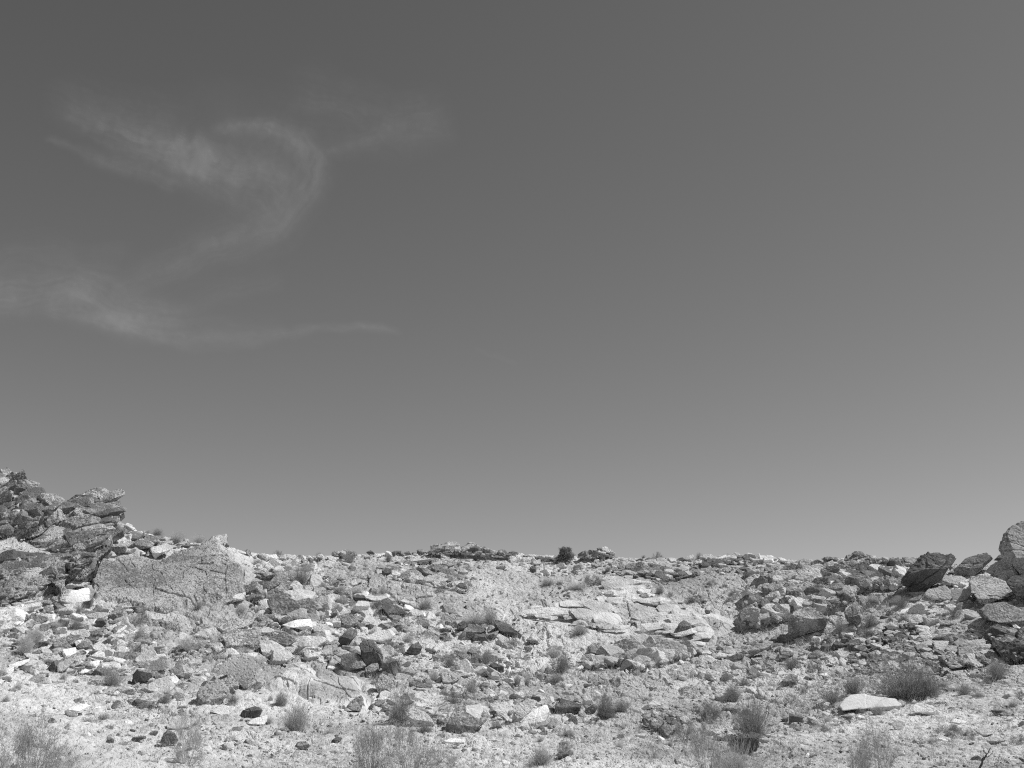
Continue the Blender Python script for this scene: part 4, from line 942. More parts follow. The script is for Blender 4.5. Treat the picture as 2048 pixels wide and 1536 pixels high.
# ---- rubble and gravel nobody could count
def rubble(name, n, smin, smax, sub, pw, mats, probs, seed, ypow=1.0, flat=0.6):
    rg = np.random.default_rng(seed)
    vs_, fs_, mi, off = [], [], [], 0
    shapes = [stone_mesh(50 + i, sub, flat) for i in range(8)]
    x, y = freepx(n, 0, ypow, rg)
    dens = fbm2(x / 120, y / 45, seed, 3)
    kp = (rg.random(n) < np.clip(0.55 + 2.4 * dens, 0.08, 1)) & (~on_clean(x, y) | (rg.random(n) < 0.12))
    x, y = x[kp], y[kp]; n = len(x)
    t = hit_t(x, y); P = ray(x, y) * t[:, None]
    sz = (smin + (smax - smin) * rg.random(n) ** pw) * t / F
    mt = rg.choice(len(mats), n, p=probs)
    for s in range(8):
        sel = np.arange(s, n, 8); V, Fc = shapes[s]
        a = rg.uniform(0, 6.283, len(sel)); c_, s_ = np.cos(a), np.sin(a)
        tl = rg.uniform(-.45, .45, (len(sel), 2))
        W = V[None] * sz[sel][:, None, None] * 0.6
        X = W[..., 0] * c_[:, None] - W[..., 1] * s_[:, None]; Y = W[..., 0] * s_[:, None] + W[..., 1] * c_[:, None]
        Z = W[..., 2] + X * tl[:, :1] + Y * tl[:, 1:]
        Q = np.stack([X, Y, Z], -1) + P[sel][:, None] + np.array([0, 0, 0.01])
        vs_.append(Q.reshape(-1, 3)); fs_.append((Fc[None] + (np.arange(len(sel)) * len(V))[:, None, None]).reshape(-1, 3) + off)
        mi.append(np.repeat(mt[sel], len(Fc))); off += len(sel) * len(V)
    o = link(name, mesh_np(name, np.concatenate(vs_), np.concatenate(fs_), [M[q] for q in mats], midx=np.concatenate(mi)))
    return o
tag(rubble('rubble', 11000, 3.0, 9.0, 2, 2.4, ['pale', 'mid', 'dark', 'white'], [.50, .32, .07, .11], 71), 'loose pale and grey rubble strewn over the whole slope', 'rubble', kind='stuff')
tag(rubble('gravel', 45000, 1.2, 4.0, 0, 1.6, ['pale', 'mid', 'dark', 'white'], [.56, .32, .04, .08], 72, 0.8), 'fine gravel covering the soil between rocks', 'gravel', kind='stuff')

# ---- talus: broken rock nobody could count, dipping the way the beds do
def talus(name, label, zones, mats, probs, seed):
    rg = np.random.default_rng(seed); Vs, Fs, Ms, off = [], [], [], 0
    for poly, n, lo, hi, ang in zones:
        x, y, sz = pack(np.array(poly, float), int(n * 1.5), lo, hi, 3.4, 0.44, rg)
        y = np.maximum(y, sky_y(x) + 9)
        kp = ~on_clean(x, y); x, y, sz = x[kp], y[kp], sz[kp]
        t = hit_t(x, y)
        V, Fq, Mi = block_geo(ray(x, y) * t[:, None], sz * t / F, ang, 36, 0.8, 0.42, 0.30, rg, 0.0, 0.36, len(mats), probs)
        Vs.append(V); Fs.append(Fq + off); Ms.append(Mi); off += len(V)
    tag(link(name, mesh_np(name, np.concatenate(Vs), np.concatenate(Fs), [M[q] for q in mats], midx=np.concatenate(Ms))), label, 'talus', kind='stuff')
talus('talus', 'broken angular blocks covering the slope from the left crag to the right boulders', [
    ([(-130,1215),(190,1190),(420,1240),(600,1250),(620,1330),(520,1420),(300,1400),(120,1380),(-130,1330)], 700, 5, 30, 24),
    ([(120,1180),(190,1150),(210,1240),(330,1290),(330,1360),(150,1330)], 220, 6, 32, 24),
    ([(500,1110),(640,1140),(760,1190),(1000,1250),(1030,1330),(980,1440),(800,1460),(640,1330),(520,1260)], 900, 5, 28, -18),
    ([(165,1108),(250,1070),(335,1092),(215,1122),(195,1150),(178,1222),(100,1232),(125,1160)], 130, 7, 26, 28),
    ([(225,1035),(262,1052),(262,1095),(195,1120)], 50, 7, 22, 25),
    ([(230,1045),(330,1070),(400,1085),(330,1105),(200,1115)], 60, 8, 28, 20),
    ([(830,1380),(1190,1370),(1240,1440),(1060,1480),(830,1470)], 170, 6, 26, 10),
    ([(480,1100),(900,1085),(1150,1112),(1500,1105),(1800,1130),(1800,1160),(1480,1150),(1100,1150),(700,1150)], 420, 5, 18, 5),
    ([(1000,1290),(1480,1290),(1800,1240),(2180,1170),(2180,1300),(1750,1350),(1500,1360),(1050,1370)], 420, 5, 24, 12),
    ([(-130,1340),(300,1390),(700,1450),(1200,1480),(2170,1360),(2170,1540),(-130,1540)], 380, 5, 22, 12),
    ([(1820,1140),(2180,1130),(2180,1260),(1760,1250)], 170, 7, 32, 12),
], ['pale', 'mid', 'dark', 'white', 'patina'], [.47, .23, .06, .09, .15], 91)

# ------------------------------------------------------------------ plants
def ribbons(B, T, bend, w0, w1, seg, rg):
    """many thin tapering blades from B to T (n,3), sagging sideways by bend; returns V, F"""
    n = len(B)
    ts = np.linspace(0, 1, seg + 1)
    C = B[:, None] + (T - B)[:, None] * ts[None, :, None] + bend[:, None] * (np.sin(ts * math.pi) * 1.0)[None, :, None]
    a = rg.uniform(0, 6.283, n); side = np.stack([np.cos(a), np.sin(a), np.zeros(n)], 1)
    w = (w0[:, None] * (1 - ts) + w1[:, None] * ts)[..., None]
    V = np.stack([C - side[:, None] * w, C + side[:, None] * w], 2).reshape(n, -1, 3)
    k = np.arange(seg) * 2
    f = np.stack([k, k + 1, k + 3, k + 2], 1)
    Fq = (f[None] + (np.arange(n) * (seg + 1) * 2)[:, None, None]).reshape(-1, 4)
    return V.reshape(-1, 3), Fq

def leaves(C, size, rg):
    n = len(C)
    a = rg.normal(size=(n, 3)); a /= np.linalg.norm(a, axis=1)[:, None]
    b = np.cross(a, rg.normal(size=(n, 3))); b /= np.linalg.norm(b, axis=1)[:, None] + 1e-9
    s = size[:, None]
    V = np.stack([C - a * s, C + b * s * 0.38, C + a * s, C - b * s * 0.38], 1).reshape(-1, 3)
    return V, np.arange(n * 4).reshape(-1, 4)

def grass_mesh(i, n, spread=0.5, name='blades'):
    rg = np.random.default_rng(1200 + i)
    a = rg.uniform(0, 6.283, n); r = rg.uniform(0, 1, n) ** 0.7
    B = np.stack([np.cos(a) * r * 0.16, np.sin(a) * r * 0.16, np.zeros(n) - 0.04], 1)
    ln = rg.uniform(0.45, 1.0, n); ta = a + rg.normal(0, 0.5, n); sp = spread * rg.uniform(0.15, 1.0, n)
    T = np.stack([np.cos(ta) * sp, np.sin(ta) * sp, ln * (1 - 0.35 * (sp / spread) ** 2)], 1)
    bend = np.stack([-np.cos(ta) * 0.06, -np.sin(ta) * 0.06, np.full(n, 0.07)], 1)
    return ribbons(B, T, bend, rg.uniform(.0035, .007, n), np.full(n, .0012), 3, rg)

def shrub_mesh(i, nst, ntw, nleaf, leafs=0.02, clump=None):
    """irregular dome of twigs, one unit wide and one unit high; clump = number of leafy clumps, else fine broom-like stems"""
    rg = np.random.default_rng(2200 + i)
    lob = rg.uniform(0, 6.283, 4)
    a = rg.uniform(0, 6.283, nst); e = np.arccos(rg.uniform(0.0, 1, nst))
    k = 1 + 0.25 * np.sin(2 * a + lob[0]) * np.sin(e) + 0.20 * np.sin(3 * a + lob[1]) + rg.normal(0, 0.14, nst)
    T = np.stack([np.cos(a) * np.sin(e) * 0.48 * k, np.sin(a) * np.sin(e) * 0.48 * k, (0.14 + 0.84 * np.cos(e)) * np.clip(k, .55, 1.25)], 1)
    B = np.stack([np.cos(a) * 0.12 * rg.random(nst), np.sin(a) * 0.12 * rg.random(nst), np.full(nst, -0.05)], 1)
    bend = np.stack([-np.cos(a) * 0.03, -np.sin(a) * 0.03, np.zeros(nst) - .02], 1) + rg.normal(0, 0.05, (nst, 3))
    w = (.005, .010) if clump else (.0022, .0045)
    V1, F1 = ribbons(B, T, bend, rg.uniform(*w, nst), np.full(nst, .0015), 4, rg)
    if clump:
        s = rg.integers(0, nst, ntw); f = 1 - 0.30 * rg.random(ntw)
        C = B[s] + (T[s] - B[s]) * f[:, None] + rg.normal(0, 1, (ntw, 3)) * [0.055, 0.055, 0.045]
        dr = C - [0, 0, 0.05]
    else:
        s = rg.integers(0, nst, ntw); f = rg.uniform(0.35, 1.0, ntw)
        C = B[s] + (T[s] - B[s]) * f[:, None] + bend[s] * np.sin(f * math.pi)[:, None]
        dr = T[s] - B[s]
    dr = dr / np.linalg.norm(dr, axis=1)[:, None]
    T2 = C + (dr * 0.6 + rg.normal(0, 0.5, (ntw, 3)) + [0, 0, 0.45]) * rg.uniform(0.05, 0.17, ntw)[:, None]
    V2, F2 = ribbons(C, T2, rg.normal(0, .01, (ntw, 3)), rg.uniform(.0018, .0034, ntw), np.full(ntw, .001), 2, rg)
    st = (np.concatenate([V1, V2]), np.concatenate([F1, F2 + len(V1)]))
    q = rg.integers(0, ntw, nleaf); g = rg.uniform(0.1, 1.1, nleaf)
    L_ = C[q] + (T2[q] - C[q]) * g[:, None] + rg.normal(0, 0.010, (nleaf, 3))
    return st, leaves(L_, leafs * rg.uniform(0.6, 1.3, nleaf), rg)

GR = [mesh_np('grass_tuft', *grass_mesh(i, 520, 0.42 + 0.06 * (i % 4)), [M['straw']]) for i in range(6)]
SH = {}
def shrub_kind(key, i, nst, ntw, nleaf, leafs, tw, lf, clump=None):
    st, lv = shrub_mesh(i, nst, ntw, nleaf, leafs, clump)
    SH[key] = (mesh_np('stems', *st, [M[tw]]), mesh_np('foliage', *lv, [M[lf]]))
for i in range(5):
    shrub_kind(('twig', i), i, 420, 3200, 3600, 0.008, 'twig', 'leaf')
    shrub_kind(('dark', i), 10 + i, 40, 1600, 6000, 0.016, 'twig', 'leafdark', True)
    shrub_kind(('pale', i), 20 + i, 460, 3000, 1500, 0.008, 'straw', 'straw')
    shrub_kind(('sage', i), 30 + i, 36, 1700, 6000, 0.011, 'twig', 'leaf', True)

def plant(kind, px, py, w, h, label=None, group='shrubs dotted over the slope', i=None):
    rg = np.random.default_rng(int(px * 7 + py * 13) % 99991)
    px, py = float(px), float(py)
    if i is None: i = int(rg.integers(5))
    t = float(hit_t(px, py)); P = at(np.array(px), np.array(py)); m = t / F
    if kind == 'grass':
        o = link('grass_tuft', GR[i % 6], P); o.scale = (w * m * 1.1, w * m * 1.1, h * m * 1.1); noun, cat = 'grass tuft', 'grass tuft'
        desc = 'pale dry'
        group = 'bunchgrass tufts on the slope'
    else:
        o = link('shrub', None, P); o.empty_display_size = 0.2
        st, lv = SH[kind, i]
        link('stems', st, parent=o); link('foliage', lv, parent=o)
        o.scale = (w * m, w * m, h * m * 1.08); noun, cat = 'bush', 'shrub'
        desc = {'twig': 'grey twiggy', 'dark': 'dark leafy', 'pale': 'pale wispy', 'sage': 'grey leafy'}[kind]
    o.rotation_euler = (0, 0, float(rg.uniform(0, 6.28)))
    if label: tag(o, label, cat, group)
    else:
        sz = 'small' if w < 16 else ('large' if w > 42 else 'middling')
        record(o, px, py - h / 2, f'{sz} {desc} {noun}', cat, group)
    return o

PL = {   # kind, x of the stem, y of the foot, width, height in each crop's own units
 'k1': [('grass',330,268,85,60), ('twig',1235,562,90,55), ('pale',1390,622,150,85), ('pale',1565,612,110,58), ('dark',1100,1262,120,110), ('twig',620,1172,95,75), ('twig',590,1305,120,105), ('grass',450,1290,90,62),
        ('pale',200,1490,170,150), ('pale',275,1400,150,110), ('grass',720,1110,60,90), ('twig',1100,1385,80,75), ('pale',1470,1465,140,115), ('twig',1560,1142,65,60), ('grass',1760,1132,85,55), ('pale',1900,1155,95,55), ('grass',1165,545,50,35), ('grass',30,850,90,60), ('twig',20,370,50,40)],
 'k2': [('dark',220,218,62,50), ('twig',545,220,55,38), ('twig',775,262,110,80), ('twig',1090,248,62,62), ('twig',400,425,160,130), ('grass',570,475,110,70), ('twig',700,512,95,62), ('pale',720,605,140,95), ('pale',850,505,130,55), ('pale',1050,512,120,65),
        ('twig',990,615,85,62), ('twig',1390,625,120,75), ('dark',1500,485,80,38), ('dark',1615,482,42,28), ('pale',1780,745,170,95), ('pale',1890,735,140,110), ('pale',1250,885,95,75), ('twig',310,835,65,55), ('twig',445,882,90,65), ('pale',1140,1155,120,120),
        ('twig',790,1105,120,130), ('grass',1150,1005,65,55), ('twig',1570,1075,130,95), ('twig',1860,1055,115,100), ('grass',1450,1200,150,100), ('twig',1740,1305,115,120), ('twig',240,1395,115,95), ('dark',1225,695,60,45), ('pale',60,275,90,45), ('twig',1640,285,40,35), ('pale',420,330,120,40)],
 'k3': [('twig',100,205,70,35), ('dark',355,245,60,38), ('dark',412,282,26,22), ('dark',690,445,75,80), ('dark',765,432,85,58), ('twig',380,440,120,50), ('twig',470,435,70,30), ('pale',610,465,150,50), ('twig',852,335,65,45), ('dark',957,290,28,42), ('dark',1240,235,70,50), ('twig',1570,235,65,48),
        ('twig',1790,245,70,48), ('twig',1412,345,65,42), ('twig',1440,315,50,28), ('dark',1660,442,95,48), ('dark',1775,455,45,30), ('dark',1850,552,125,66), ('twig',1510,575,90,55), ('dark',1175,462,48,32), ('twig',1260,505,85,55), ('pale',630,825,160,85), ('dark',805,790,50,28),
        ('pale',1150,880,210,75), ('twig',1250,915,110,65), ('twig',1450,888,95,40), ('twig',490,1130,140,150), ('pale',420,1010,160,85), ('twig',90,922,130,60), ('dark',835,1355,75,55), ('dark',845,1495,165,130), ('twig',930,1195,55,34), ('twig',1840,1355,125,115), ('twig',1930,1245,120,75),
        ('twig',1780,1195,72,55), ('dark',1670,1485,160,95), ('grass',950,250,60,30), ('dark',1340,525,50,28), ('twig',600,310,60,28), ('dark',2025,490,55,45), ('grass',1130,225,60,30), ('twig',1945,370,80,40)],
 'k4': [('twig',350,545,120,55), ('pale',860,805,120,55), ('twig',1090,855,115,90), ('twig',610,1065,120,120), ('twig',840,1005,125,90), ('twig',1100,955,85,55), ('twig',1520,925,120,75), ('dark',245,1328,75,72), ('dark',385,1350,85,75), ('twig',1850,1395,140,120), ('dark',320,1515,85,65), ('grass',50,630,110,35), ('twig',830,1060,130,40), ('twig',1950,790,120,60), ('twig',2010,990,80,80), ('twig',1000,950,60,30)],
 'b1': [('twig',1150,700,220,170), ('grass',640,660,120,90), ('twig',1060,1060,120,80), ('grass',180,740,170,80), ('grass',60,870,140,80), ('grass',500,470,200,60), ('twig',1690,880,130,140), ('grass',1420,200,130,90), ('grass',900,1080,150,60)],
 'b2': [('twig',980,1165,320,250), ('twig',830,915,140,140), ('grass',700,1090,150,80), ('twig',330,890,140,110), ('grass',440,360,220,70), ('grass',720,870,110,80), ('grass',1330,1200,160,80), ('twig',600,990,80,70)],
 'b3': [('sage',450,1490,270,170), ('twig',1450,1510,270,170), ('dark',1690,1420,180,120), ('dark',545,900,180,140), ('grass',1200,680,150,110), ('grass',1300,680,120,90), ('grass',1720,1210,260,70), ('twig',1600,660,180,90), ('grass',1440,1270,120,60), ('twig',250,1180,200,90), ('twig',1880,960,100,90)],
 'b4': [('dark',1130,1035,240,170), ('twig',1360,865,170,160), ('dark',880,1255,210,180), ('twig',50,1035,240,190), ('dark',1070,1240,85,170), ('grass',200,1345,170,80), ('twig',1950,530,130,120), ('grass',720,1310,120,60), ('sage',560,1445,90,70), ('dark',120,1040,100,90), ('twig',220,960,200,110), ('twig',1500,980,120,60)],
 'b5': [('twig',300,785,240,180), ('twig',90,875,210,150), ('twig',1780,625,190,180), ('dark',1300,1215,250,110), ('dark',1490,1220,130,70), ('twig',560,985,160,80), ('twig',390,980,110,55), ('dark',2015,825,90,70), ('twig',1440,810,170,140), ('dark',1990,1295,150,90), ('twig',1580,840,140,80), ('grass',40,1080,120,90), ('dark',580,1095,60,40), ('grass',1220,700,180,60), ('dark',20,1180,120,60), ('grass',1940,900,180,70), ('dark',180,1180,60,40), ('grass',1100,1280,150,60)],
}
for k, lst in PL.items():
    s = K[k][2]
    for kind, x, y, w, h in lst:
        (px, py), = topx(k, (x, y))
        plant(kind, px, py, w / s, h / s)
plant('sage', 62, 1560, 125, 105, 'big leafy sage bush in the lower left corner', i=0)
plant('sage', 12, 1562, 80, 88, 'leafy sage bush cut by the left edge in the bottom corner', i=1)
plant('sage', 118, 1556, 60, 60, 'lower sage bush on the right side of the corner clump', i=2)
plant('sage', 372, 1532, 75, 88, 'leafy bush leaning right by dark rocks in the lower left', i=3)
plant('sage', 742, 1556, 85, 92, 'wispy bush at the bottom edge left of the tall dark stemmed one', i=4)
plant('sage', 812, 1560, 90, 108, 'tall dark stemmed bush at the bottom edge left of centre', i=2)
plant('twig', 800, 1448, 60, 62, 'dense grey bush at the right end of the cracked flagstones', i=1)
plant('sage', 1412, 1560, 95, 100, 'tall wispy bush at the bottom edge right of centre', i=0)
plant('pale', 1475, 1560, 80, 70, 'low pale bush at the bottom edge beside the black fronted block', i=3)
plant('twig', 1505, 1473, 86, 62, 'rounded grey twig bush above the black fronted block', i=3)
plant('twig', 1808, 1396, 128, 70, 'largest twiggy bush under the long curving crack at lower right', i=4)
plant('twig', 1856, 1396, 70, 46, 'twiggy bush at the right flank of the largest one', i=0)
plant('sage', 1757, 1568, 80, 105, 'dark leafy bush at the bottom edge right of the white outcrop', i=2)
plant('sage', 1722, 1562, 55, 65, 'small leafy bush beside the dark one at the bottom edge', i=3)

# bare dead branches at the bottom right
def dead_branch(px, py, tips, label):
    B = at(np.array(float(px)), np.array(float(py))); t = float(hit_t(px, py))
    Vs, Fs, off = [], [], 0
    rg = np.random.default_rng(int(px))
    for pts, r0 in tips:
        P = np.array([ray(np.array(float(a)), np.array(float(b))) * (t + dz) for a, b, dz in pts]) - B
        ts = np.linspace(0, len(P) - 1, 10); C = np.stack([np.interp(ts, np.arange(len(P)), P[:, q]) for q in range(3)], 1) + rg.normal(0, .008, (10, 3))
        for j in range(10):
            r = r0 * (1 - 0.75 * j / 9); an = np.arange(6) * math.pi / 3
            Vs.append(C[j] + r * np.stack([np.cos(an), np.sin(an) * 0.7, np.sin(an) * 0.7], 1))
        for j in range(9):
            for q in range(6):
                Fs.append((off + j * 6 + q, off + j * 6 + (q + 1) % 6, off + j * 6 + 6 + (q + 1) % 6, off + j * 6 + 6 + q))
        off += 60
    o = link('dead_branch', mesh_np('dead_branch', np.concatenate(Vs), np.array(Fs), [M['bark']], True), B)
    tag(o, label, 'dead branch')
dead_branch(1958, 1542, [([(1958,1542,0),(1966,1520,0.02),(1972,1508,0.05),(1981,1498,0.08)], .016), ([(1966,1520,.02),(1976,1512,0.0),(1990,1502,-.05)], .008), ([(1971,1508,.05),(1968,1498,.1)], .006), ([(1975,1540,0),(1990,1528,.1),(2002,1520,.15)], .006)], 'bare dark forked branch sticking up near the bottom right corner')
dead_branch(1775, 1540, [([(1775,1540,0),(1784,1524,0),(1796,1512,.1)], .010), ([(1784,1524,0),(1790,1522,0.1)], .005)], 'thin bare branch leaning right beside the dark bush at the bottom')

# the juniper on the skyline
def juniper():
    px, py = 1132.0, 1121.5
    P = at(np.array(px), np.array(py), float(hit_t(px, 1124))); m = float(hit_t(px, 1124)) / F
    W, H = 29 * m, 28 * m
    root = link('juniper_tree', None, P); root.empty_display_size = 0.3
    tag(root, 'lone round juniper tree standing dark on the skyline', 'tree')
    rg = np.random.default_rng(5)
    Vs, Fs, off = [], [], 0
    def limb(A, B_, r0, r1):
        nonlocal off
        for j in range(5):
            f = j / 4; an = np.arange(7) * 2 * math.pi / 7; r = r0 + (r1 - r0) * f
            c = A + (B_ - A) * f + rg.normal(0, .01, 3)
            Vs.append(c + r * np.stack([np.cos(an), np.sin(an), 0 * an], 1))
        for j in range(4):
            for q in range(7): Fs.append((off + j * 7 + q, off + j * 7 + (q + 1) % 7, off + j * 7 + 7 + (q + 1) % 7, off + j * 7 + 7 + q))
        off += 35
    limb(np.array([0, 0, -.1]), np.array([.02, 0, .45 * H]), .055, .035)
    cl = []
    for i in range(46):
        a = rg.uniform(0, 6.283); z = rg.uniform(0.08, 0.95); r = 0.5 * W * (1 - abs(z - 0.45) ** 2 * 1.9) * rg.uniform(0.35, 1.0) ** 0.6
        c = np.array([math.cos(a) * r, math.sin(a) * r, z * H]); cl.append(c)
        if i < 16: limb(np.array([0, 0, 0.2 * H]), c, .022, .006)
    link('trunk', mesh_np('trunk', np.concatenate(Vs), np.array(Fs), [M['bark']]), parent=root)
    C = np.concatenate([c + rg.normal(0, 1, (230, 3)) * [.055 * W, .055 * W, .055 * H] * rg.uniform(.5, 1.6) for c in cl])
    v, f = leaves(C, rg.uniform(.014, .032, len(C)), rg)
    link('crown', mesh_np('crown', v, f, [M['leafdark']]), parent=root)
juniper()

# thin dry grass nobody could count
def carpet(name, n, seed, ypow, wlo, whi, mat, ylo=0):
    rg = np.random.default_rng(seed)
    x, y = freepx(n, ylo, ypow, rg)
    kp = (rg.random(n) < np.clip(0.5 + 3.0 * fbm2(x / 90, y / 35, seed, 3), 0.04, 1)) & (~on_clean(x, y) | (rg.random(n) < 0.15))
    x, y = x[kp], y[kp]; n = len(x); nb = 11
    t = hit_t(x, y); P = ray(x, y) * t[:, None]; s = rg.uniform(wlo, whi, n) * t / F
    B = np.repeat(P, nb, 0) + rg.normal(0, 1, (n * nb, 3)) * [1, 1, 0] * np.repeat(s, nb)[:, None] * 0.3
    B[:, 2] -= 0.02
    S = np.repeat(s, nb)
    T = B + np.stack([rg.normal(0, .45, n * nb), rg.normal(0, .45, n * nb), rg.uniform(.4, 1.0, n * nb)], 1) * S[:, None]
    V, Fq = ribbons(B, T, np.zeros_like(B), .045 * S * .5, .012 * S, 2, rg)
    return link(name, mesh_np(name, V, Fq, [M[mat]]))
tag(carpet('dry_grass', 14000, 81, 0.6, 5, 17, 'straw'), 'thin dry grass growing between the rocks', 'grass', kind='stuff')
tag(carpet('low_scrub', 4800, 82, 0.62, 4, 13, 'twig'), 'low grey scrub and weeds scattered on the soil', 'scrub', kind='stuff')

# ------------------------------------------------------------------ cirrus, a thin sheet of ice cloud high above the hill
def cirrus(strokes, blobs, label, seed, H=4000.0):
    sx, sy = 1.862, 1.862
    pts = np.concatenate([np.array(s[0], float) for s in strokes]) / [sx, sy] + [0, 80]
    x0, y0 = pts.min(0) - 110; x1, y1 = pts.max(0) + 110
    st = 2.0
    gx, gy = np.meshgrid(np.arange(x0, x1, st), np.arange(max(y0, 20), y1, st)); sh = gx.shape
    X, Y = gx.ravel(), gy.ravel()
    wx = X + 60 * fbm2(X / 130, Y / 90, seed, 4, .55); wy = Y + 42 * fbm2(X / 130 + 33, Y / 90, seed, 4, .55)
    D = np.zeros(len(X))
    for s, w, a in strokes:
        p = np.array(s, float) / [sx, sy] + [0, 80]; n = len(p)
        ws = 1.32 * np.interp(np.linspace(0, 1, n), np.linspace(0, 1, len(w)), w) / sx
        as_ = np.interp(np.linspace(0, 1, n), np.linspace(0, 1, len(a)), a)
        best = np.zeros(len(X)); arc = np.zeros(len(X)); prp = np.zeros(len(X)); L0 = 0.0
        for i in range(n - 1):
            A, B = p[i], p[i + 1]; ab = B - A; L2 = ab @ ab
            tt = np.clip(((wx - A[0]) * ab[0] + (wy - A[1]) * ab[1]) / L2, 0, 1)
            d = np.hypot(wx - A[0] - tt * ab[0], wy - A[1] - tt * ab[1])
            ww = ws[i] + (ws[i + 1] - ws[i]) * tt; aa = as_[i] + (as_[i + 1] - as_[i]) * tt
            q = aa * np.exp(-(d / ww) ** 2); L1 = math.sqrt(L2)
            sd = ((wx - A[0]) * ab[1] - (wy - A[1]) * ab[0]) / L1
            up = q > best
            best = np.where(up, q, best); arc = np.where(up, L0 + tt * L1, arc); prp = np.where(up, sd, prp); L0 += L1
        k_ = seed * 31 + int(p[0, 0])
        fib = fbm2(arc / 120 + 1.0 * fbm2(X / 110, Y / 110, k_, 3), prp / 13 + 2.2 * fbm2(X / 90, Y / 90, k_ + 1, 3), k_ + 2, 5, .62)
        D = D + best * np.clip(0.95 + 2.0 * fib, 0.05, 2.2)
    for (bx, by, rx, ry, a) in blobs:
        cx, cy = bx / sx, by / sy + 80
        D += a * np.exp(-((wx - cx) / (rx / sx)) ** 2 - ((wy - cy) / (ry / sy)) ** 2)
    D = D * np.clip(1 + 1.1 * fbm2(X / 75, Y / 50, seed + 3, 5, .6), 0.2, 1.8)
    D = np.clip(D - 0.02, 0, 1.2)
    d = ray(X, Y); t = H / d[:, 2]
    P = d * t[:, None]
    P[:, 2] += 60 * fbm2(X / 40, Y / 40, seed + 9, 3)
    keep = (D > 0.012).reshape(sh)
    idx = np.arange(len(X)).reshape(sh)
    q = keep[:-1, :-1] | keep[1:, :-1] | keep[:-1, 1:] | keep[1:, 1:]
    fc = np.stack([idx[:-1, :-1][q], idx[1:, :-1][q], idx[1:, 1:][q], idx[:-1, 1:][q]], 1)
    used = np.unique(fc); rm = np.zeros(len(X), int); rm[used] = np.arange(len(used))
    org = P[used].mean(0)
    me = mesh_np('cirrus_cloud', P[used] - org, rm[fc], [cloud_mat], True)
    at_ = me.attributes.new('ice', 'FLOAT', 'POINT'); at_.data.foreach_set('value', D[used].astype(np.float32))
    o = link('cirrus_cloud', me, org)
    tag(o, label, 'cloud', 'cirrus clouds in the left half of the sky')

cloud_mat = bpy.data.materials.new('ice_cloud'); cloud_mat.use_nodes = True
nt = cloud_mat.node_tree; nt.nodes.clear()
_o = nd(nt, "ShaderNodeOutputMaterial"); _tr = nd(nt, "ShaderNodeBsdfTransparent"); _tl = nd(nt, "ShaderNodeBsdfTranslucent")
_tl.inputs[0].default_value = (.9, .9, .9, 1)
_at = nd(nt, "ShaderNodeAttribute", attribute_name='ice')
_mx = nd(nt, "ShaderNodeMixShader")
CLOUD_OPACITY = 0.050
nt.links.new(mth(nt, 'MULTIPLY', _at.outputs['Fac'], CLOUD_OPACITY), _mx.inputs[0])
nt.links.new(_tr.outputs[0], _mx.inputs[1]); nt.links.new(_tl.outputs[0], _mx.inputs[2]); nt.links.new(_mx.outputs[0], _o.inputs[0])

cirrus([([(300,280),(450,350),(600,390),(760,440),(900,490),(1050,500)], (40,52,40), (.35,.8,.4)),
        ([(200,370),(300,410),(450,480),(590,515),(640,540)], (14,22), (.35,.5)),
        ([(830,330),(930,310),(1010,320),(1100,370),(1160,440),(1165,520),(1120,600),(1040,680),(900,740),(750,790),(600,860),(480,910)], (22,24,40,55,55,45), (.3,.6,.6,.5,.42,.25)),
        ([(1180,220),(1300,240),(1450,320),(1560,290)], (85,75), (.24,.26)), ([(1240,400),(1330,385),(1480,350),(1640,330)], (22,34), (.32,.15)),
        ([(250,200),(420,260),(560,300)], (60,70), (.15,.22)), ([(700,430),(850,540),(1000,620)], (60,75), (.28,.34)), ([(420,440),(560,440),(700,470)], (45,), (.25,))],
       [(960,420,210,120,.34), (750,430,90,45,.35), (830,240,160,90,.15)], 'hook shaped wispy cirrus cloud in the upper left sky', 3)
cirrus([([(-80,960),(120,950),(250,910),(300,930),(380,980),(520,1030),(660,1040)], (55,50,45,35), (.4,.55,.75,.5,.3)),
        ([(200,1000),(420,1055),(560,1090),(700,1125),(850,1125),(1000,1105),(1200,1078),(1350,1075),(1440,1088),(1500,1095)], (26,24,26,24,12,12,9), (.45,.5,.3,.3,.35,.65,.1)),
        ([(430,960),(600,1000),(700,1000),(900,920),(1010,880)], (26,34), (.25,.14)), ([(-60,830),(200,800),(400,840)], (55,), (.2,)), ([(480,1070),(700,1080),(1000,1080)], (50,32), (.28,.15)),
        ([(1780,1150),(1900,1210)], (10,), (.12,))],
       [(295,925,75,50,.4), (420,1050,110,35,.25)], 'low streak of wispy cirrus cloud trailing right from the left edge', 4)

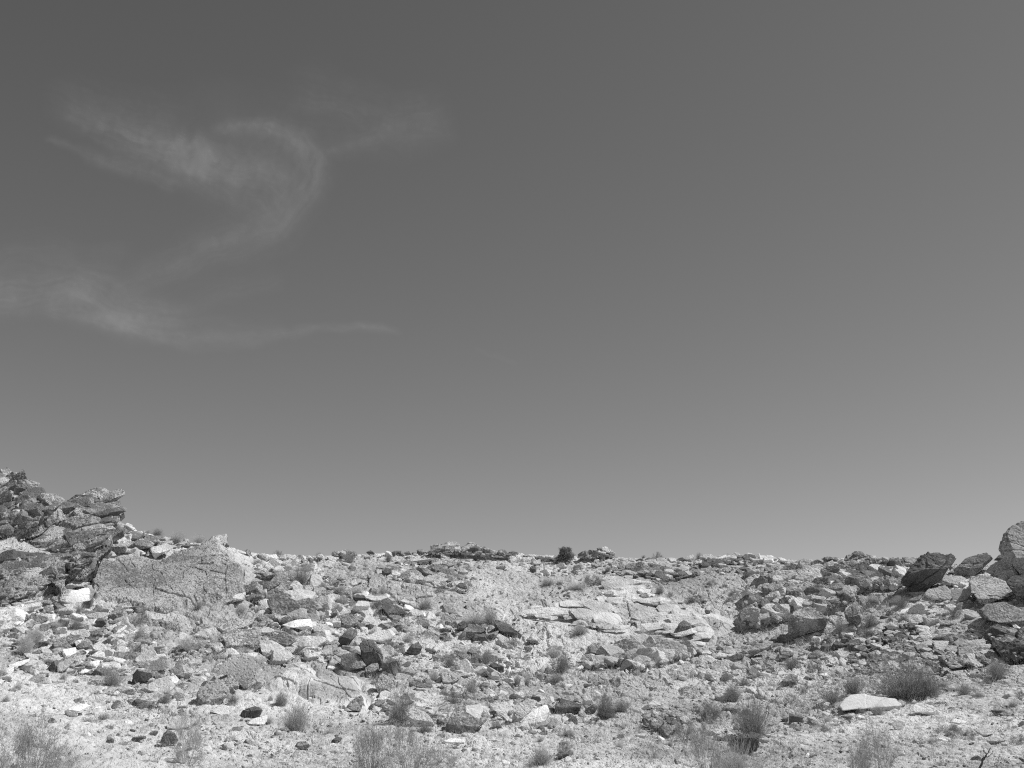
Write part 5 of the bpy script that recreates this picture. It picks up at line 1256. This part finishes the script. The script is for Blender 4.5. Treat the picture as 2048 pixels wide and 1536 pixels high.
# ------------------------------------------------------------------ labels composed from what stands nearby
LM = [('beaked crag', 200, 1050), ('broad smooth slab', 370, 1150), ('curved edge dark slab', 480, 1345), ('pale cap slab', 330, 1295), ('white-patched slab', 935, 1435), ('tallest dark boulder', 745, 1303),
      ('pale cracked face', 1230, 1220), ('knobby outcrop', 1620, 1190), ('wedge boulder', 1865, 1142), ('big rounded boulder', 2025, 1095), ('white cracked outcrop', 1738, 1405), ('juniper', 1133, 1107),
      ('long tilted ledge', 1505, 1300), ('cracked flagstones', 690, 1385), ('dark crest ledges', 910, 1100), ('broken ledge wall', 1290, 1315), ('largest twiggy bush', 1815, 1370), ('corner sage bush', 62, 1510),
      ('black fronted block', 1490, 1490), ('split pale slab', 1065, 1430), ('undercut boulder', 1618, 1250), ('white topped boulder', 722, 1213), ('left edge ledges', 60, 1165), ('dark squared slab', 945, 1257),
      ('tall dark stemmed bush', 812, 1500), ('low pitted mound', 1330, 1455), ('curving crack', 1840, 1320), ('pale left ribs', 60, 1240), ('dark pitted boulder', 1138, 1420), ('forked branch', 1970, 1520), ('dark bottom bush', 1755, 1520)]
def where(px, py, k):
    d = sorted(((px - x) ** 2 + ((py - y) * 1.4) ** 2, n, x, y) for n, x, y in LM)[k]
    dist = math.sqrt(d[0]); dx, dy = px - d[2], (py - d[3]) * 1.4
    a = math.degrees(math.atan2(-dy, dx)) % 360
    dr = ['right of', 'above right of', 'above', 'above left of', 'left of', 'below left of', 'below', 'below right of'][int((a + 22.5) // 45) % 8]
    q = 'just ' if dist < 55 else ('' if dist < 120 else 'well ')
    if dist < 14: return f'against the {d[1]}'
    return f'{q}{dr} the {d[1]}'
by = {}
for r in REC:
    by.setdefault(f"{r['desc']} {where(r['px'], r['py'], 0)}", []).append(r)
ORD = ['leftmost', 'second from left', 'third from left', 'fourth from left', 'fifth from left', 'sixth from left', 'seventh from left', 'eighth from left']
for lab, rs in by.items():
    if len(rs) == 1: rs[0]['o']['label'] = lab; continue
    rs.sort(key=lambda r: r['px'])
    for i, r in enumerate(rs):
        if len(rs) == 2: r['o']['label'] = f"{['left', 'right'][i]} one of two: {lab}"
        else: r['o']['label'] = f"{ORD[min(i, 7)]} of {len(rs)}: {lab}"
